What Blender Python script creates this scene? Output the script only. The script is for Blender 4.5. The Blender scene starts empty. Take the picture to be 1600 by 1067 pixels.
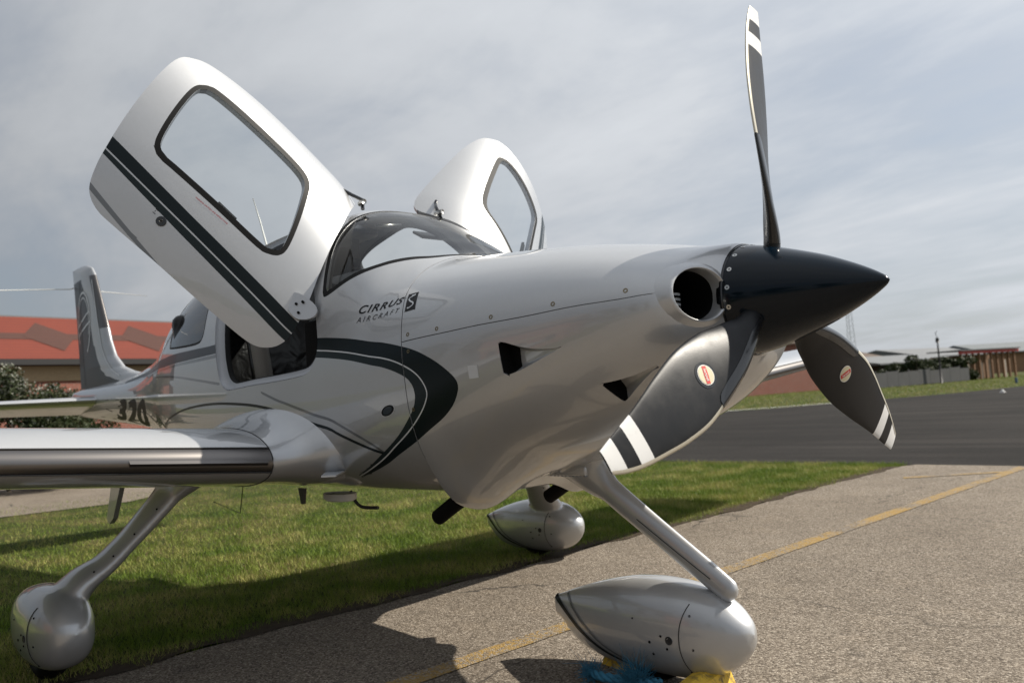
import bpy, bmesh, math, random
import numpy as np
from mathutils import Vector, Matrix

rng = np.random.default_rng(7)
random.seed(7)
SC = bpy.context.scene
COL = SC.collection
R = math.radians

# ------------------------------------------------------------------ camera
CAM = np.array([2.4941, -2.4813, 1.0559]); YAW, PITCH, ROLL, FPX = 2.3860, 0.0671, -0.0688, 1300.44
fw = np.array([math.cos(YAW)*math.cos(PITCH), math.sin(YAW)*math.cos(PITCH), math.sin(PITCH)])
rt = np.array([math.sin(YAW), -math.cos(YAW), 0.0]); up = np.cross(rt, fw)
c_, s_ = math.cos(ROLL), math.sin(ROLL)
rt, up = c_*rt+s_*up, -s_*rt+c_*up
cd = bpy.data.cameras.new('camera'); cam = bpy.data.objects.new('camera', cd); COL.objects.link(cam)
cam.matrix_world = Matrix(((rt[0], up[0], -fw[0], CAM[0]), (rt[1], up[1], -fw[1], CAM[1]), (rt[2], up[2], -fw[2], CAM[2]), (0, 0, 0, 1)))
cd.sensor_width = 36.0; cd.lens = 36.0*FPX/1600.0; cd.clip_start = 0.05; cd.clip_end = 3000
cd.dof.use_dof = True; cd.dof.focus_distance = 3.1; cd.dof.aperture_fstop = 3.2
SC.camera = cam

# ------------------------------------------------------------------ light
SUN_AZ = math.atan2(0.92, 0.55)      # direction towards the sun, in the ground plane
SUN_EL = R(43)
sd = bpy.data.lights.new('sun', 'SUN'); sd.energy = 5.0; sd.angle = R(0.6); sd.color = (1.0, 0.93, 0.82)
so = bpy.data.objects.new('sun', sd); COL.objects.link(so)
sv = Vector((math.cos(SUN_AZ)*math.cos(SUN_EL), math.sin(SUN_AZ)*math.cos(SUN_EL), math.sin(SUN_EL)))
so.rotation_euler = sv.to_track_quat('Z', 'Y').to_euler()
so.location = (6, 8, 9)
W = bpy.data.worlds.new('World'); SC.world = W; W.use_nodes = True
SC.view_settings.view_transform = 'Standard'; SC.view_settings.look = 'None'
SC.view_settings.exposure = 0.56; SC.view_settings.gamma = 1.0; SC.view_settings.use_curve_mapping = False


class NT:
    """small node-tree helper"""
    def __init__(s, tree): s.t = tree; s.n = tree.nodes; s.l = tree.links
    def new(s, typ, **kw):
        n = s.n.new(typ)
        for k, v in kw.items():
            if k.startswith('i_'):
                key = k[2:].replace('_', ' ')
                if key.isdigit(): key = int(key)
                s.set(n.inputs[key], v)
            else: setattr(n, k, v)
        return n
    def set(s, sock, v):
        if hasattr(v, 'is_output') or isinstance(v, bpy.types.NodeSocket): s.l.new(v, sock)
        else: sock.default_value = v
    def math(s, op, a, b=0.0, c=0.0, clamp=False):
        n = s.n.new('ShaderNodeMath'); n.operation = op; n.use_clamp = clamp
        s.set(n.inputs[0], a); s.set(n.inputs[1], b); s.set(n.inputs[2], c); return n.outputs[0]
    def vmath(s, op, a, b=(0, 0, 0)):
        n = s.n.new('ShaderNodeVectorMath'); n.operation = op; s.set(n.inputs[0], a); s.set(n.inputs[1], b); return n.outputs[0]
    def mix(s, f, a, b, blend='MIX'):
        n = s.n.new('ShaderNodeMix'); n.data_type = 'RGBA'; n.blend_type = blend
        s.set(n.inputs[0], f); s.set(n.inputs[6], a); s.set(n.inputs[7], b); return n.outputs[2]
    def ramp(s, f, stops):
        n = s.n.new('ShaderNodeValToRGB'); s.l.new(f, n.inputs[0]); e = n.color_ramp.elements
        while len(e) > 1: e.remove(e[0])
        e[0].position = stops[0][0]; e[0].color = stops[0][1]
        for p, c in stops[1:]:
            q = e.new(p); q.color = c
        return n.outputs[0]
    def noise(s, vec, scale, detail=4, rough=0.55, dist=0.0):
        n = s.n.new('ShaderNodeTexNoise'); s.set(n.inputs['Vector'], vec); n.inputs['Scale'].default_value = scale
        n.inputs['Detail'].default_value = detail; n.inputs['Roughness'].default_value = rough; n.inputs['Distortion'].default_value = dist
        return n.outputs[0]
    def voronoi(s, vec, scale, feature='F1', out=0):
        n = s.n.new('ShaderNodeTexVoronoi'); n.feature = feature; s.set(n.inputs['Vector'], vec); n.inputs['Scale'].default_value = scale
        return n.outputs[out]
    def maprange(s, v, a, b, c=0.0, d=1.0, clamp=True):
        n = s.n.new('ShaderNodeMapRange'); n.clamp = clamp; s.set(n.inputs[0], v)
        for i, q in enumerate((a, b, c, d)): n.inputs[1+i].default_value = q
        return n.outputs[0]
    def bump(s, h, strength, dist):
        n = s.n.new('ShaderNodeBump'); n.inputs['Strength'].default_value = strength; n.inputs['Distance'].default_value = dist
        s.l.new(h, n.inputs['Height']); return n.outputs[0]


def rgb(a, b=None, c=None):
    if b is None: return (a, a, a, 1)
    return (a, b, c, 1)


# world: thin high cloud over a Nishita sky
w = NT(W.node_tree); w.n.clear()
sky = w.new('ShaderNodeTexSky', sky_type='NISHITA', sun_disc=False, sun_elevation=SUN_EL,
            sun_rotation=math.atan2(sv.x, sv.y), air_density=1.2, dust_density=2.0, ozone_density=1.5)
tc = w.new('ShaderNodeTexCoord'); dirv = tc.outputs['Generated']
sep = w.new('ShaderNodeSeparateXYZ'); w.l.new(dirv, sep.inputs[0])
zz = w.math('ADD', w.math('MAXIMUM', sep.outputs[2], 0.0), 0.16)
comb = w.new('ShaderNodeCombineXYZ')
w.l.new(w.math('DIVIDE', sep.outputs[0], zz), comb.inputs[0]); w.l.new(w.math('DIVIDE', sep.outputs[1], zz), comb.inputs[1])
mp = w.new('ShaderNodeMapping'); mp.inputs['Rotation'].default_value = (0, 0, R(28)); mp.inputs['Scale'].default_value = (0.55, 1.0, 1.0)
w.l.new(comb.outputs[0], mp.inputs[0])
n1 = w.noise(mp.outputs[0], 0.85, 7, 0.56, 0.5); n2 = w.noise(mp.outputs[0], 3.0, 6, 0.6, 0.3)
cl = w.math('ADD', w.math('MULTIPLY', n1, 0.72), w.math('MULTIPLY', n2, 0.28))
cover = w.maprange(cl, 0.34, 0.56, 0.66, 1.0)
thick = w.maprange(cl, 0.42, 0.72, 0.0, 1.0)
ccol = w.mix(thick, (2.85, 3.03, 3.28, 1), (4.05, 4.2, 4.4, 1))
skyc = w.mix(1.0, sky.outputs[0], (0.54, 0.60, 0.67, 1), 'MULTIPLY')
dn = w.new('ShaderNodeVectorMath'); dn.operation = 'DOT_PRODUCT'; w.l.new(dirv, dn.inputs[0]); dn.inputs[1].default_value = tuple(sv)
fwd = w.math('ADD', w.math('MULTIPLY', dn.outputs['Value'], 0.80), 0.90)      # thin cloud scatters forward: brighter on the sun's side
fc = w.new('ShaderNodeCombineColor'); [w.l.new(fwd, fc.inputs[i]) for i in range(3)]
ccol = w.mix(1.0, ccol, fc.outputs[0], 'MULTIPLY')
mixc = w.mix(cover, skyc, ccol)
bg = w.new('ShaderNodeBackground'); w.l.new(mixc, bg.inputs[0]); bg.inputs[1].default_value = 0.10
wo = w.new('ShaderNodeOutputWorld'); w.l.new(bg.outputs[0], wo.inputs[0])

# ------------------------------------------------------------------ materials
MATS = {}
def mat(name, base=(0.5, 0.5, 0.5), rough=0.5, metal=0.0, coat=0.0, coat_rough=0.03, spec=0.5, fn=None):
    if name in MATS: return MATS[name]
    m = bpy.data.materials.new(name); m.use_nodes = True; t = NT(m.node_tree)
    b = t.n['Principled BSDF']
    b.inputs['Base Color'].default_value = (*base, 1); b.inputs['Roughness'].default_value = rough; b.inputs['Metallic'].default_value = metal
    b.inputs['Coat Weight'].default_value = coat; b.inputs['Coat Roughness'].default_value = coat_rough
    b.inputs['Specular IOR Level'].default_value = spec
    if fn: fn(t, b)
    MATS[name] = m; return m

def pos(t):
    g = t.new('ShaderNodeNewGeometry'); return g.outputs['Position']

def paint_wear(t, b):
    p = pos(t)
    d = t.noise(p, 5.0, 5, 0.6); f = t.noise(p, 60.0, 3, 0.6)
    base = b.inputs['Base Color'].default_value[:]
    dirt = t.maprange(t.math('ADD', t.math('MULTIPLY', d, 0.6), t.math('MULTIPLY', f, 0.4)), 0.45, 0.75)
    t.l.new(t.mix(t.math('MULTIPLY', dirt, 0.16), base, (base[0]*0.72, base[1]*0.69, base[2]*0.64, 1)), b.inputs['Base Color'])
    r0 = b.inputs['Coat Roughness'].default_value
    t.l.new(t.maprange(d, 0.35, 0.75, r0, r0+0.025), b.inputs['Coat Roughness'])
    t.l.new(t.bump(t.noise(p, 6.0, 2, 0.4), 0.03, 0.003), b.inputs['Coat Normal'])

mat('silver', (0.475, 0.483, 0.492), 0.40, 0.52, 1.0, 0.012, fn=paint_wear); MATS['silver'].node_tree.nodes['Principled BSDF'].inputs['Coat IOR'].default_value = 1.68
mat('stripe_black', (0.004, 0.009, 0.011), 0.30, 0.0, spec=0.22)
mat('stripe_dark', (0.012, 0.020, 0.022), 0.30, 0.0, spec=0.22)
mat('stripe_grey', (0.14, 0.15, 0.16), 0.4, 0.3, 1.0, 0.03)
mat('stripe_slate', (0.020, 0.029, 0.037), 0.35, 0.0, 0.12, 0.04, 0.3)
mat('line_white', (0.62, 0.64, 0.66), 0.4, 0.2, 0.6, 0.03)
mat('seam', (0.03, 0.03, 0.03), 0.7)
mat('black_rubber', (0.006, 0.006, 0.006), 0.6, spec=0.2)
mat('black_gloss', (0.006, 0.007, 0.009), 0.25, 0.0, 0.5, 0.05)
mat('black_plastic', (0.020, 0.020, 0.021), 0.45)
mat('soot_and_shade', (0.006, 0.006, 0.006), 0.85, spec=0.1)  # flat black for pipes and screws, and for shade painted into openings
mat('titanium', (0.19, 0.178, 0.17), 0.30, 1.0)
mat('screw_brass', (0.22, 0.18, 0.11), 0.35, 0.9)
mat('screw_steel', (0.55, 0.55, 0.53), 0.30, 1.0)
mat('spinner_paint', (0.0012, 0.0055, 0.011), 0.14, 0.0, 0.0, 0.16, 0.30, fn=lambda t, b: t.l.new(t.maprange(t.noise(pos(t), 14, 4, .6), .35, .7, .09, .16), b.inputs['Roughness']))
mat('leading_metal', (0.62, 0.58, 0.48), 0.38, 0.6)
mat('leather', (0.010, 0.0095, 0.009), 0.30, spec=0.35, fn=lambda t, b: t.l.new(t.bump(t.noise(pos(t), 7, 2, .5, .8), 0.5, 0.03), b.inputs['Normal']))
mat('seat_trim', (0.15, 0.14, 0.125), 0.6)
mat('headliner', (0.22, 0.20, 0.175), 0.85)
mat('carpet', (0.009, 0.009, 0.009), 0.95, spec=0.1)
mat('door_inner', (0.33, 0.325, 0.31), 0.6)
mat('jamb', (0.40, 0.41, 0.43), 0.45, 0.35, 0.6, 0.06)
mat('sticker_cream', (0.62, 0.56, 0.38), 0.5)
mat('sticker_red', (0.55, 0.03, 0.025), 0.45)
mat('sticker_white', (0.75, 0.74, 0.71), 0.45)
mat('decal_black', (0.006, 0.007, 0.009), 0.45, spec=0.2)
mat('decal_red', (0.35, 0.01, 0.03), 0.5)
mat('amber_glass', (0.25, 0.05, 0.01), 0.2, 0.0, 0.6)
mat('antenna_white', (0.60, 0.60, 0.57), 0.5)
mat('rope_blue', (0.03, 0.16, 0.26), 0.8)

def m_blade(t, b):
    p = pos(t); n = t.noise(p, 220, 2, 0.5); d = t.noise(p, 18, 5, 0.65)
    t.l.new(t.mix(t.maprange(d, .5, .8, 0, .35), (0.010, 0.0105, 0.012, 1), (0.024, 0.023, 0.022, 1)), b.inputs['Base Color'])
    t.l.new(t.maprange(d, .3, .75, .34, .46), b.inputs['Roughness'])
    t.l.new(t.bump(n, 0.08, 0.001), b.inputs['Normal'])
mat('blade_grey', (0.03, 0.03, 0.03), 0.4, 0.0, spec=0.30, fn=m_blade)
mat('blade_white', (0.66, 0.66, 0.65), 0.42, fn=lambda t, b: t.l.new(t.mix(t.maprange(t.noise(pos(t), 45, 5, .7), .55, .8, 0, .35), (0.68, 0.68, 0.67, 1), (0.40, 0.39, 0.37, 1)), b.inputs['Base Color']))

def thin_glass(name, tint, refl_ior=1.5):
    m = bpy.data.materials.new(name); m.use_nodes = True; t = NT(m.node_tree); t.n.clear()
    tr = t.new('ShaderNodeBsdfTransparent'); tr.inputs[0].default_value = (*tint, 1)
    gl = t.new('ShaderNodeBsdfGlossy'); gl.inputs['Roughness'].default_value = 0.01; gl.inputs['Color'].default_value = (1, 1, 1, 1)
    fr = t.new('ShaderNodeFresnel'); fr.inputs[0].default_value = refl_ior
    mx = t.new('ShaderNodeMixShader'); t.l.new(fr.outputs[0], mx.inputs[0]); t.l.new(tr.outputs[0], mx.inputs[1]); t.l.new(gl.outputs[0], mx.inputs[2])
    o = t.new('ShaderNodeOutputMaterial'); t.l.new(mx.outputs[0], o.inputs[0]); MATS[name] = m
thin_glass('glass_clear', (0.86, 0.89, 0.90))
thin_glass('glass_smoke', (0.30, 0.32, 0.33), 1.6)
thin_glass('glass_windshield', (0.86, 0.88, 0.87), 1.45)

def m_apron(t, b):
    p = pos(t)
    agg = t.voronoi(p, 135, 'F1', 1); fine = t.noise(p, 240, 3, 0.65); big = t.noise(p, 0.45, 6, 0.62); mid = t.noise(p, 4.0, 6, 0.65)
    hs = t.new('ShaderNodeSeparateColor'); t.l.new(agg, hs.inputs[0])
    col = t.ramp(hs.outputs[0], [(0.0, rgb(.085, .069, .053)), (.30, rgb(.160, .133, .104)), (.62, rgb(.235, .199, .158)), (.85, rgb(.305, .261, .211)), (1, rgb(.44, .39, .327))])
    col = t.mix(t.maprange(fine, .38, .68), t.mix(1.0, col, rgb(.66), 'MULTIPLY'), t.mix(1.0, col, rgb(1.12), 'MULTIPLY'))
    col = t.mix(t.maprange(big, .38, .66, 0, .75), col, t.mix(1.0, col, rgb(.62, .60, .58), 'MULTIPLY'))
    col = t.mix(t.maprange(mid, .52, .74, 0, .55), col, t.mix(1.0, col, rgb(1.3, 1.27, 1.22), 'MULTIPLY'))
    # old oil drips and hairline cracks
    oil = t.maprange(t.noise(p, 2.3, 3, .5), .66, .73); col = t.mix(t.math('MULTIPLY', oil, .5), col, rgb(.03, .026, .022))
    wp = t.new('ShaderNodeMapping'); t.l.new(p, wp.inputs[0]); wn = t.new('ShaderNodeTexNoise'); wn.inputs['Scale'].default_value = 1.7; wn.inputs['Detail'].default_value = 5; t.l.new(p, wn.inputs['Vector'])
    dv = t.vmath('ADD', p, t.vmath('MULTIPLY', wn.outputs[1], (.9, .9, 0)))
    crk = t.voronoi(dv, .42, 'DISTANCE_TO_EDGE', 0); cf = t.maprange(crk, .0, .006, 1, 0); col = t.mix(t.math('MULTIPLY', cf, t.maprange(t.noise(p, .8, 3, .5), .45, .62)), col, rgb(.035, .03, .025))
    t.l.new(col, b.inputs['Base Color'])
    dist = t.voronoi(p, 135, 'F1', 0)
    h = t.math('ADD', t.math('MULTIPLY', dist, -0.7), t.math('MULTIPLY', fine, 0.8))
    t.l.new(t.bump(h, 0.8, 0.005), b.inputs['Normal'])
mat('apron', rough=0.9, spec=0.2, fn=m_apron)

def m_yellow(t, b):
    p = pos(t)
    agg = t.voronoi(p, 135, 'F1', 1); hs = t.new('ShaderNodeSeparateColor'); t.l.new(agg, hs.inputs[0])
    con = t.ramp(hs.outputs[0], [(0.0, rgb(.06, .05, .04)), (.5, rgb(.15, .125, .10)), (1, rgb(.30, .265, .22))])
    wear = t.math('ADD', t.math('MULTIPLY', t.noise(p, 2.2, 5, .6), .55), t.math('MULTIPLY', t.noise(p, 48, 4, .7), .5))
    wear = t.math('ADD', wear, t.math('MULTIPLY', t.math('SUBTRACT', hs.outputs[0], .5), .12))
    f = t.math('MAXIMUM', t.maprange(wear, .44, .58), .22)
    t.l.new(t.mix(f, (.33, .205, .045, 1), con), b.inputs['Base Color'])
    h = t.math('ADD', t.math('MULTIPLY', t.voronoi(p, 135, 'F1', 0), -0.9), t.noise(p, 170, 3, .65))
    t.l.new(t.bump(h, 1.0, 0.005), b.inputs['Normal'])
mat('yellow_paint', rough=0.8, spec=0.25, fn=m_yellow)

def m_asphalt(t, b):
    p = pos(t)
    mpn = t.new('ShaderNodeMapping'); t.l.new(p, mpn.inputs[0]); mpn.inputs['Scale'].default_value = (0.07, 1.0, 1.0); mpn.inputs['Rotation'].default_value = (0, 0, R(4))
    st = t.noise(mpn.outputs[0], 1.3, 7, .7); f = t.noise(p, 30, 5, .7); pt = t.noise(p, .22, 5, .6)
    col = t.mix(t.maprange(st, .32, .68), rgb(.008, .0078, .0076), rgb(.032, .029, .027)); col = t.mix(t.maprange(f, .45, .7, 0, .45), col, rgb(.045, .041, .038))
    col = t.mix(t.maprange(pt, .45, .58, 0, .55), col, rgb(.012, .0115, .011))
    t.l.new(col, b.inputs['Base Color']); t.l.new(t.bump(f, .8, .015), b.inputs['Normal'])
mat('asphalt', rough=0.95, spec=0.1, fn=m_asphalt)

def m_turf(t, b):
    p = pos(t); a = t.noise(p, .8, 6, .6); c = t.noise(p, 9, 5, .65)
    col = t.mix(t.maprange(a, .42, .62), rgb(.035, .05, .010), rgb(.14, .11, .05)); col = t.mix(t.maprange(c, .4, .7), col, rgb(.035, .055, .014))
    t.l.new(col, b.inputs['Base Color']); t.l.new(t.bump(t.noise(p, 40, 4, .7), 1.0, .04), b.inputs['Normal'])
mat('turf', rough=0.95, spec=0.1, fn=m_turf)

def m_soil(t, b):
    p = pos(t); a = t.noise(p, 14, 6, .65)
    t.l.new(t.mix(a, rgb(.025, .018, .012), rgb(.11, .085, .058)), b.inputs['Base Color']); t.l.new(t.bump(t.noise(p, 60, 5, .7), 1, .02), b.inputs['Normal'])
mat('soil', rough=0.95, spec=0.1, fn=m_soil)

def leafmat(name, c1, c2, c3, scale=2.0):
    def fn(t, b):
        p = pos(t); at = t.new('ShaderNodeAttribute', attribute_name='tint'); r = at.outputs['Fac']
        a = t.noise(p, scale, 4, .6)
        col = t.mix(r, (*c1, 1), (*c2, 1)); col = t.mix(t.maprange(a, .43, .60), col, t.mix(r, (*c3, 1), (*c2, 1)))
        t.l.new(col, b.inputs['Base Color'])
        tl = t.new('ShaderNodeBsdfTranslucent'); t.l.new(col, tl.inputs[0])
        mx = t.new('ShaderNodeMixShader'); mx.inputs[0].default_value = .2
        out = t.n['Material Output']; t.l.new(b.outputs[0], mx.inputs[1]); t.l.new(tl.outputs[0], mx.inputs[2]); t.l.new(mx.outputs[0], out.inputs[0])
    return mat(name, rough=.6, spec=.25, fn=fn)
leafmat('grass_blade', (.056, .108, .009), (.185, .260, .030), (.42, .35, .14), 1.7)
leafmat('leaf_dark', (.010, .018, .006), (.028, .042, .012), (.040, .046, .014), 3)
leafmat('leaf_mid', (.012, .022, .007), (.036, .050, .016), (.046, .046, .018), 2)
leafmat('flower_white', (.16, .17, .14), (.34, .34, .30), (.12, .14, .09), 2)
mat('bark', (.06, .045, .03), .9)

def m_brick(t, b):
    p = pos(t); tc_ = t.new('ShaderNodeTexCoord')
    br = t.new('ShaderNodeTexBrick'); t.l.new(tc_.outputs['UV'], br.inputs[0])
    br.inputs['Scale'].default_value = 1.0; br.inputs['Brick Width'].default_value = .225; br.inputs['Row Height'].default_value = .075; br.inputs['Mortar Size'].default_value = .008
    br.inputs[1].default_value = rgb(.16, .042, .024); br.inputs[2].default_value = rgb(.21, .058, .034); br.inputs[3].default_value = rgb(.20, .165, .14)
    n = t.noise(p, 1.3, 5, .6); t.l.new(t.mix(t.maprange(n, .4, .7, 0, .5), br.outputs[0], rgb(.17, .052, .034)), b.inputs['Base Color'])
    t.l.new(t.bump(br.outputs[1], -.5, .01), b.inputs['Normal'])
mat('brick', rough=.85, fn=m_brick)

def m_roof(c1, c2, rows=0):
    def fn(t, b):
        p = pos(t); n = t.noise(p, 1.0, 6, .65); f = t.noise(p, 16, 4, .6)
        col = t.mix(n, (*c1, 1), (*c2, 1)); col = t.mix(t.maprange(f, .4, .7, 0, .4), col, t.mix(1.0, col, rgb(.6), 'MULTIPLY'))
        if rows:
            sx = t.new('ShaderNodeSeparateXYZ'); t.l.new(p, sx.inputs[0]); wv = t.math('FRACT', t.math('MULTIPLY', sx.outputs[2], rows)); col = t.mix(t.maprange(wv, 0, .25, .55, 0), col, t.mix(1.0, col, rgb(.25), 'MULTIPLY')); t.l.new(t.bump(wv, .6, .03), b.inputs['Normal'])
        t.l.new(col, b.inputs['Base Color'])
    return fn
mat('roof_red', rough=.8, fn=m_roof((.115, .0155, .005), (.165, .0235, .0075), 9.0))
mat('roof_brown_tile', rough=.85, fn=m_roof((.052, .018, .012), (.072, .026, .017), 9.0))
mat('roof_brown', rough=.85, fn=m_roof((.08, .055, .04), (.12, .085, .065), 5.0))
mat('roof_grey', rough=.7, fn=m_roof((.105, .112, .12), (.17, .176, .184)))
mat('roof_slate', rough=.7, fn=m_roof((.08, .095, .105), (.15, .165, .175)))
mat('fascia_cream', rough=.7, fn=m_roof((.24, .175, .095), (.30, .225, .13)))
mat('gutter', (.012, .011, .011), .5)
mat('fascia_red', (.42, .045, .04), .6)
mat('timber', rough=.8, fn=m_roof((.16, .085, .045), (.28, .16, .085)))
mat('timber_pale', rough=.8, fn=m_roof((.42, .38, .32), (.56, .52, .46)))
mat('fence_grey', rough=.9, fn=m_roof((.055, .058, .062), (.10, .10, .10)))
mat('galv', (.26, .28, .30), .6, .0)
mat('post_blue', (.02, .06, .16), .5)
mat('white_paint', (.72, .72, .70), .6)
mat('shed_dark', (.03, .022, .018), .9)
def m_chock(t, b):
    p = pos(t); n = t.noise(p, 26, 5, .7)
    t.l.new(t.mix(t.maprange(n, .47, .66), rgb(.62, .40, .035), rgb(.10, .075, .04)), b.inputs['Base Color'])
    t.l.new(t.bump(t.noise(p, 90, 4, .6), .5, .004), b.inputs['Normal'])
mat('chock_yellow', rough=.7, fn=m_chock)

# ------------------------------------------------------------------ object helpers
def mesh_obj(name, verts, faces, mats, parent=None, fm=None, smooth=True, normals=None, uvs=None):
    me = bpy.data.meshes.new(name)
    me.from_pydata([tuple(map(float, v)) for v in verts], [], [tuple(int(i) for i in f) for f in faces])
    if isinstance(mats, str): mats = [mats]
    for m in mats: me.materials.append(MATS[m])
    if fm is not None: me.polygons.foreach_set('material_index', np.asarray(fm, dtype=np.int32))
    me.polygons.foreach_set('use_smooth', np.full(len(me.polygons), bool(smooth)))
    me.update()
    if normals is not None:
        me.normals_split_custom_set_from_vertices([tuple(map(float, n)) for n in normals])
    o = bpy.data.objects.new(name, me); COL.objects.link(o)
    if parent is not None: o.parent = parent
    return o

def auto_smooth(o, deg=35):
    me = o.data; bm = bmesh.new(); bm.from_mesh(me)
    for e in bm.edges:
        if len(e.link_faces) == 2 and e.calc_face_angle(0) > R(deg): e.smooth = False
    bm.to_mesh(me); bm.free(); return o

def tag(o, label=None, cat=None, group=None, kind=None):
    if label: o['label'] = label
    if cat: o['category'] = cat
    if group: o['group'] = group
    if kind: o['kind'] = kind
    return o

def empty(name, loc=(0, 0, 0), rz=0.0):
    o = bpy.data.objects.new(name, None); COL.objects.link(o); o.location = loc; o.rotation_euler = (0, 0, rz); o.empty_display_size = .2
    return o

def grid_faces(nu, nv, cu=False, cv=False):
    f = []
    for i in range(nu if cu else nu-1):
        for j in range(nv if cv else nv-1):
            i2, j2 = (i+1) % nu, (j+1) % nv
            f.append((i*nv+j, i2*nv+j, i2*nv+j2, i*nv+j2))
    return f

def loft(sections, closed=True, caps=True):
    """sections: list of (N,3) loops -> verts, faces"""
    n = len(sections[0]); v = np.concatenate([np.asarray(s, float) for s in sections]); f = grid_faces(len(sections), n, False, closed)
    if caps:
        f.append(tuple(range(n-1, -1, -1))); k = (len(sections)-1)*n; f.append(tuple(range(k, k+n)))
    return v, f

def tube(pts, rad, n=10, caps=True):
    pts = np.asarray(pts, float); rad = np.broadcast_to(rad, (len(pts),)); secs = []
    t = np.gradient(pts, axis=0); t /= np.linalg.norm(t, axis=1)[:, None]+1e-12
    ref = np.array([0, 0, 1.0]) if abs(t[0][2]) < .9 else np.array([1.0, 0, 0])
    for k in range(len(pts)):
        a = np.cross(t[k], ref); a /= np.linalg.norm(a)+1e-12; b = np.cross(t[k], a); ref = -b if False else ref
        an = np.linspace(0, 2*np.pi, n, endpoint=False)
        secs.append(pts[k]+rad[k]*(np.cos(an)[:, None]*a+np.sin(an)[:, None]*b))
    return loft(secs, True, caps)

def box(cx, cy, cz, sx, sy, sz):
    v = np.array([(x, y, z) for x in (-.5, .5) for y in (-.5, .5) for z in (-.5, .5)])*(sx, sy, sz)+(cx, cy, cz)
    f = [(0, 1, 3, 2), (4, 6, 7, 5), (0, 4, 5, 1), (2, 3, 7, 6), (0, 2, 6, 4), (1, 5, 7, 3)]
    return v, f

def join(parts):
    V = []; F = []; n = 0
    for v, f in parts:
        V.append(np.asarray(v, float)); F += [tuple(i+n for i in q) for q in f]; n += len(v)
    return np.concatenate(V), F

def bevel(o, w=.01, seg=2):
    bm = bmesh.new(); bm.from_mesh(o.data)
    bmesh.ops.bevel(bm, geom=list(bm.edges), offset=w, segments=seg, affect='EDGES', profile=.5)
    bm.to_mesh(o.data); bm.free(); return o

def box_uv(o, s=1.0):
    me = o.data; uv = me.uv_layers.new(name='UVMap')
    for p in me.polygons:
        n = p.normal; ax = max(range(3), key=lambda i: abs(n[i]))
        for li in p.loop_indices:
            c = me.vertices[me.loops[li].vertex_index].co
            u = (math.hypot(c.x, c.y) if False else (c.x if abs(n.y) > abs(n.x) else c.y), c.z) if ax != 2 else (c.x, c.y)
            uv.data[li].uv = (u[0]*s, u[1]*s)
    return o

def catmull(pts, n=8, closed=False):
    pts = np.asarray(pts, float); out = []; N = len(pts)
    for i in range(N if closed else N-1):
        if closed: p0, p1, p2, p3 = pts[(i-1) % N], pts[i], pts[(i+1) % N], pts[(i+2) % N]
        else: p0, p1, p2, p3 = pts[max(i-1, 0)], pts[i], pts[i+1], pts[min(i+2, N-1)]
        for t in np.linspace(0, 1, n, endpoint=False):
            out.append(.5*((2*p1)+(-p0+p2)*t+(2*p0-5*p1+4*p2-p3)*t*t+(-p0+3*p1-3*p2+p3)*t**3))
    if not closed: out.append(pts[-1])
    return np.array(out)

def text_mesh(s, size=1.0, bold=0.0, shear=0.0, spacing=1.0):
    cu = bpy.data.curves.new('txt', 'FONT'); cu.body = s; cu.size = size; cu.offset = bold; cu.shear = shear; cu.space_character = spacing; cu.fill_mode = 'FRONT'; cu.resolution_u = 4
    o = bpy.data.objects.new('txt', cu); COL.objects.link(o)
    me = bpy.data.meshes.new_from_object(o.evaluated_get(bpy.context.evaluated_depsgraph_get()))
    bm = bmesh.new(); bm.from_mesh(me); bmesh.ops.triangulate(bm, faces=bm.faces[:]); bm.to_mesh(me); bm.free()
    v = np.array([x.co[:] for x in me.vertices]); f = [tuple(p.vertices) for p in me.polygons]
    bpy.data.objects.remove(o); bpy.data.curves.remove(cu); bpy.data.meshes.remove(me)
    return v, f

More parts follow.
